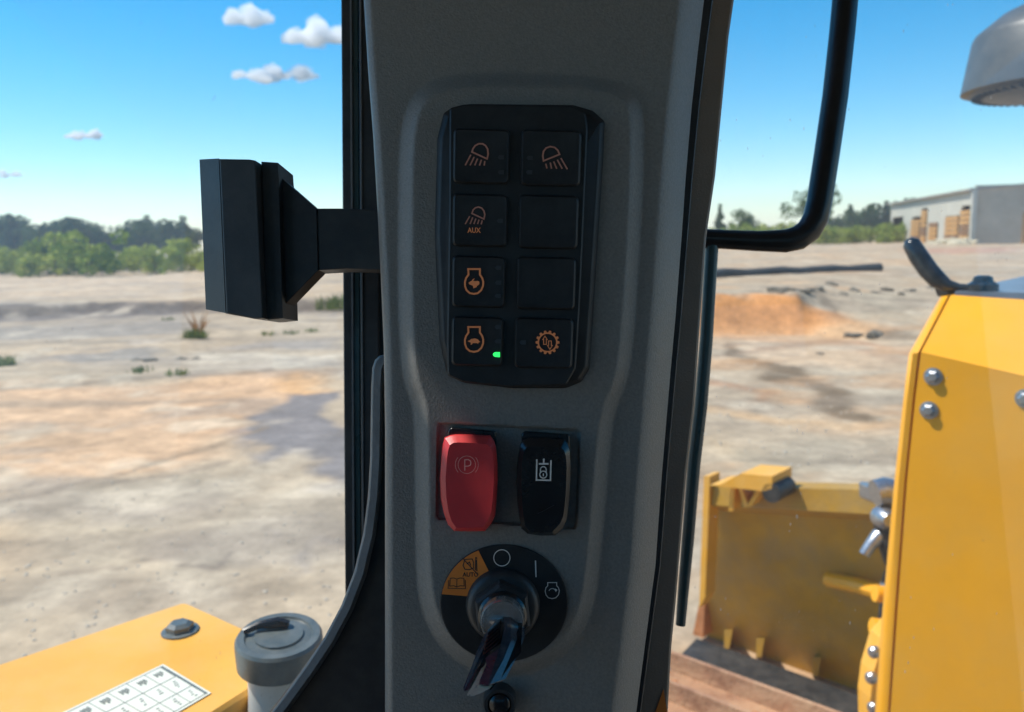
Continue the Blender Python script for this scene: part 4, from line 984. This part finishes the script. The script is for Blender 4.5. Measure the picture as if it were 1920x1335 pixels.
inner = [(gc_[0] + 16 * math.cos(math.atan2(p[1] - gc_[1], p[0] - gc_[0])), gc_[1] + 16 * math.sin(math.atan2(p[1] - gc_[1], p[0] - gc_[0]))) for p in gear]
ng = len(gear)
gearmesh = ([C(x_, y_, DI - 1e-5) for x_, y_ in gear] + [C(x_, y_, DI - 1e-5) for x_, y_ in inner], [[i, (i + 1) % ng, ng + (i + 1) % ng, ng + i] for i in range(ng)])
arr_u = z2([(1058, 812), (1078, 842), (1070, 842), (1070, 885), (1046, 885), (1046, 842), (1038, 842)])
arr_d = z2([(1090, 855), (1115, 855), (1115, 895), (1124, 895), (1102, 930), (1080, 895), (1090, 895)])
mk('symbol', join(gearmesh, ribbon(arr_u, 1.5, DI, True), ribbon(arr_d, 1.5, DI, True)), M['amber'], btn[1, 3], label='gear wheel with up and down arrows')
mk('indicator_light', join(fill(z2([(592, 975), (600, 962), (615, 955), (655, 955), (655, 1000), (615, 998), (600, 990)]), DI)), M['green_led'], btn[0, 3], label='lit green indicator')
for cell, pts in (((0, 0), [(939, 295), (939, 323)]), ((1, 0), [(993, 296), (992, 323)]), ((0, 1), [(937, 414)]), ((0, 2), [(934, 502), (934, 530), (933, 555)]), ((0, 3), [(933, 613), (933, 640)]), ((1, 3), [(980, 642)])):
    for x_, y_ in pts:
        mk('indicator', join(fill([(x_ - 6, y_), (x_ - 3, y_ - 4), (x_ + 6, y_ - 4), (x_ + 6, y_ + 4), (x_ - 3, y_ + 4)], DI)), M['dead_led'], btn[cell])

# ------------------------------------------------------------------ rocker switches
RD = D0 - .0068 + .0028
def rocker(name, label, o_px, mid_px, i_px, sock, body, mat):
    rt = root(name, C(o_px[0][0] + 40, 990, RD), label, 'switch')
    mk('socket', solid(sock, RD - .0035, RD + .004, 2, .001), M['gloss'], rt)
    s_ = mk('rocker', loft([[C(x_, y_, RD - .001) for x_, y_ in inset(o_px, 3)], [C(x_, y_, RD - .007) for x_, y_ in o_px], [C(x_, y_, RD - .0095) for x_, y_ in mid_px], [C(x_, y_, RD - .0125) for x_, y_ in i_px], [C(lerp(x_, 875 if x_ < 950 else 1020, .35), lerp(y_, 905, .35), RD - .0122) for x_, y_ in i_px]]), M[mat], rt, smooth=True, angle=22)
    return rt, s_
ro = z3([(200, 450), (215, 335), (232, 268), (290, 245), (345, 236), (500, 238), (690, 246), (728, 300), (748, 360), (762, 520), (765, 700), (756, 880), (740, 1050), (700, 1130), (640, 1205), (480, 1208), (330, 1205), (265, 1140), (222, 1020), (195, 880), (185, 680)])
ri = z3([(258, 470), (268, 400), (285, 345), (320, 322), (370, 318), (500, 322), (650, 335), (690, 360), (712, 420), (722, 530), (725, 700), (716, 870), (698, 1020), (668, 1090), (615, 1170), (480, 1178), (350, 1172), (305, 1110), (272, 1010), (250, 870), (242, 680)])
rm = [(lerp(a[0], b_[0], .12), lerp(a[1], b_[1], .12)) for a, b_ in zip(ro, ri)]
rt1, rk1 = rocker('rocker_switch', 'red parking brake rocker switch with circled P', ro, rm, ri, rpoly(z3([(265, 200), (300, 165), (745, 205), (752, 560), (720, 1060), (300, 1060)]), 4), 'red', 'red')
DR = RD - .0131
P0 = (790 + 455 / 5.339, 770 + 541 / 5.339)
mk('symbol', join(ribbon(arcp(*P0, 16.4, 0, 360, 36)[:-1], .85, DR, True), ribbon(arcp(*P0, 21.5, 140, 222), .85, DR), ribbon(arcp(*P0, 21.5, -42, 40), .85, DR),
    ribbon(z3([(435, 600), (435, 492), (470, 490), (490, 502), (497, 522), (490, 545), (470, 555), (440, 556)]), 1.7, DR)), M['pink_print'], rk1, label='circled letter P in brackets')
def shift(p_, dx, dy): return [(x_ + dx, y_ + dy) for x_, y_ in p_]
bo = z3([(955, 560), (968, 450), (985, 345), (1010, 300), (1070, 262), (1200, 268), (1440, 282), (1470, 330), (1492, 400), (1500, 560), (1495, 740), (1482, 920), (1460, 1090), (1420, 1180), (1340, 1250), (1200, 1252), (1065, 1235), (1000, 1180), (975, 1050), (958, 900), (950, 720)])
bi = z3([(1005, 560), (1018, 460), (1035, 390), (1060, 365), (1090, 358), (1200, 362), (1400, 375), (1430, 400), (1446, 450), (1455, 560), (1450, 740), (1440, 910), (1420, 1060), (1390, 1130), (1310, 1215), (1200, 1220), (1085, 1205), (1040, 1150), (1020, 1040), (1008, 900), (1000, 720)])
bm_ = [(lerp(a[0], b_[0], .12), lerp(a[1], b_[1], .12)) for a, b_ in zip(bo, bi)]
rt2, rk2 = rocker('rocker_switch', 'glossy black rocker switch with hydraulic lock symbol', bo, bm_, bi, rpoly(z3([(1000, 240), (1030, 205), (1485, 238), (1492, 600), (1450, 1080), (1030, 1080)]), 4), 'black', 'gloss')
lk = (790 + 1221 / 5.339, 770 + 640 / 5.339)
mk('symbol', join(ribbon(z3([(1156, 488), (1152, 695), (1292, 697), (1298, 496)]), 2.8, DR), ribbon(z3([(1226, 480), (1225, 526)]), 3, DR), ribbon(z3([(1176, 532), (1273, 532)]), 3, DR),
    ribbon(arcp(*lk, 6.6, 0, 360, 20)[:-1], 2.0, DR, True), ribbon([(lk[0] - 5.4, lk[1] - 4)] + arcp(lk[0], lk[1] - 9.5, 5.4, 180, 0, 10) + [(lk[0] + 5.4, lk[1] - 4)], 1.8, DR), ribbon([(lk[0], lk[1] - 2), (lk[0], lk[1] + 3)], 2.2, DR)), M['white_print'], rk2, label='cylinder and padlock symbol')
mk('scratch', join(ribbon(z3([(1165, 1028), (1215, 1008), (1280, 970), (1330, 945)]), .9, DR + .0002)), M['dead_led'], rk2)

# ------------------------------------------------------------------ ignition switch and key
ID = D0 - .0068
ig = root('ignition_switch', C(945, 1240, ID), 'round black ignition switch plate with orange sector and hex nut', 'ignition')
icx, icy, irx, iry = 945, 1131, 120, 110
disc = [(icx + irx * math.cos(i * 2 * math.pi / 72), icy + iry * math.sin(i * 2 * math.pi / 72)) for i in range(72)]
mk('label_plate', solid(disc, ID - .0012, ID + .002, 2, .0005), M['keyblack'], ig)
DD = ID - .00135
def ell(a, k=1.0): return (icx + irx * k * math.cos(math.radians(a)), icy - iry * k * math.sin(math.radians(a)))
sec = [ell(a, .985) for a in np.linspace(114, 171, 14)] + z4([(300, 470), (330, 400), (380, 335), (425, 302), (465, 285)])
mk('orange_sector', fill(sec, DD), M['orange_label'], ig)
DD2 = DD - .0001
mk('off_mark', join(ribbon(arcp(941, 1046, 15.2, 0, 360, 40)[:-1], 1.5, DD2, True)), M['white_print'], ig)
mk('on_mark', join(ribbon([(1004, 1051), (1005, 1082)], 2.2, DD2)), M['white_print'], ig)
en = z4([(905, 368), (972, 368), (972, 392), (985, 405), (992, 430), (985, 460), (965, 482), (938, 488), (910, 482), (892, 460), (886, 432), (892, 405), (905, 393)])
mk('start_mark', join(ribbon(en, 1.5, DD2, True), ribbon(arcp(1035.5, 1110, 6.5, 160, 20, 8), 1.3, DD2), fill([(1040, 1103), (1045, 1106), (1042, 1110)], DD2)), M['white_print'], ig)
mk('book_mark', join(ribbon(z4([(225, 340), (225, 402)]), 1.1, DD2), ribbon(z4([(225, 342), (205, 334), (176, 336), (172, 394), (205, 392), (225, 402), (250, 392), (280, 394), (278, 336), (250, 334)]), 1.3, DD2, True), ribbon(z4([(164, 350), (160, 412), (290, 414), (288, 350)]), 1.3, DD2)), M['dark_print'], ig)
mk('auto_letters', lettering('AUTO', 800 + 328 / 3.987, 1000 + 308 / 3.987, 8.2, DD2, .95), M['dark_print'], ig)
mk('no_auto_mark', join(ribbon(z4([(268, 185), (385, 312)]), 1.7, DD2), ribbon(z4([(285, 195), (340, 192), (350, 215), (350, 260), (320, 272), (285, 268), (272, 240), (280, 215)]), 1.6, DD2, True), ribbon(z4([(300, 230), (320, 215), (330, 240)]), 1.6, DD2), ribbon(z4([(366, 180), (362, 270), (376, 280), (374, 182)]), 1.3, DD2, True), ribbon(z4([(370, 200), (369, 270)]), 1.2, DD2)), M['dark_print'], ig)
AX = -F
hc = C(943, 1133, ID); k4 = D0 / FPX
mk('collar', lathe(hc, AX, [(69 * k4, 0), (67 * k4, .003), (63 * k4, .0055), (56 * k4, .0065), (40 * k4, .0065)], 48), M['black'], ig, smooth=True, angle=40)
mk('hex_nut', lathe(hc + AX * .006, AX, [(54 * k4, 0), (54 * k4, .008), (49 * k4, .0105), (40 * k4, .0108)], 6, True, math.radians(25)), M['black'], ig)
mk('barrel_ring', lathe(hc + AX * .0165, AX, [(43 * k4, 0), (43 * k4, .002), (39 * k4, .0035)], 40), M['gloss'], ig, smooth=True)
mk('lock_cylinder', lathe(hc + AX * .017, AX, [(38.5 * k4, 0), (38.5 * k4, .008), (36 * k4, .0098), (34 * k4, .0098), (33 * k4, .0085), (6 * k4, .0085)], 44), M['chrome'], ig, smooth=True, angle=30)
# the key: two dark plates with the blank between them, standing out towards the seat
ky = root('ignition_key', C(900, 1300, .33), 'ignition key with glossy black head and bright metal tip, in the lock', 'key')
def kz(pts, da, db, ya=560, yb=1215):
    o = []
    for x_, y_ in pts:
        d = lerp(da, db, (y_ - ya) / (yb - ya)); o.append(C(800 + x_ / 3.987, 1000 + y_ / 3.987, d))
    return o
def kplate(pts, da, db, off, name, mat):
    a = kz(pts, da, db); mk(name, loft([[p + off for p in a], a]), M[mat], ky)
KA, KB = .374, .312
kplate([(600, 565), (520, 650), (440, 745), (388, 850), (340, 985), (275, 1150), (278, 1178), (305, 1175), (395, 985), (425, 930), (455, 890), (545, 830), (575, 700)], KA + .003, KB + .003, R * .003 + F * .006, 'grip_plate', 'keyblue')
kplate([(578, 575), (628, 590), (632, 800), (575, 940), (475, 1125), (455, 1140), (390, 1128), (400, 1090), (445, 985), (440, 930), (552, 850), (575, 740)], KA, KB, R * .006 + F * .010 - U * .002, 'head_plate', 'keyblue')
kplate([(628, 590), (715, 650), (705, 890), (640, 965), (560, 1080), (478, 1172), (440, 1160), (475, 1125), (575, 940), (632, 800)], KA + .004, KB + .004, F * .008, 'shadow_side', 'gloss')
kplate([(335, 1150), (410, 1010), (420, 1040), (400, 1120), (470, 1160), (405, 1195), (345, 1218), (302, 1212), (305, 1195)], KA + .0025, KB + .001, F * .003 + R * .001, 'metal_tip', 'brass')
for i in range(6):
    t = i / 5
    a, b_ = (lerp(455, 420, t), lerp(745, 905, t)), (lerp(560, 545, t), lerp(640, 800, t))
    kplate([a, b_, (b_[0] - 2, b_[1] + 13), (a[0] - 2, a[1] + 13)], KA - .0005, KB - .0005, F * .004, 'grip_rib', 'gloss')
# plug
pg = root('blanking_plug', C(935, 1335, ID), 'round black blanking plug below the ignition key', 'plug')
pc_ = C(937, 1314, ID + .004)
mk('rim', lathe(pc_, AX, [(31 * k4, -.004), (31 * k4, .003), (28 * k4, .0048), (22 * k4, .0048), (20 * k4, .003)], 36), M['black'], pg, smooth=True)
mk('centre', lathe(pc_ + AX * .002, AX, [(19.5 * k4, 0), (19 * k4, .0025), (14 * k4, .0035), (2 * k4, .004)], 32), M['gloss'], pg, smooth=True)

# ------------------------------------------------------------------ hazy air over the site
hm, nt, b, out = mat_new('thin summer haze'); nt.nodes.remove(b)
pv = node(nt, 'ShaderNodeVolumePrincipled'); pv.inputs['Color'].default_value = (.80, .88, 1.0, 1); pv.inputs['Density'].default_value = 0.0007; pv.inputs['Anisotropy'].default_value = 0.2
nt.links.new(pv.outputs[0], out.inputs['Volume'])
mk('haze', box(Vector((0, 0, -1.2)), X, Y, Z, 1640, 1640, 20), hm, kind='stuff', label='thin pale haze over the whole site')
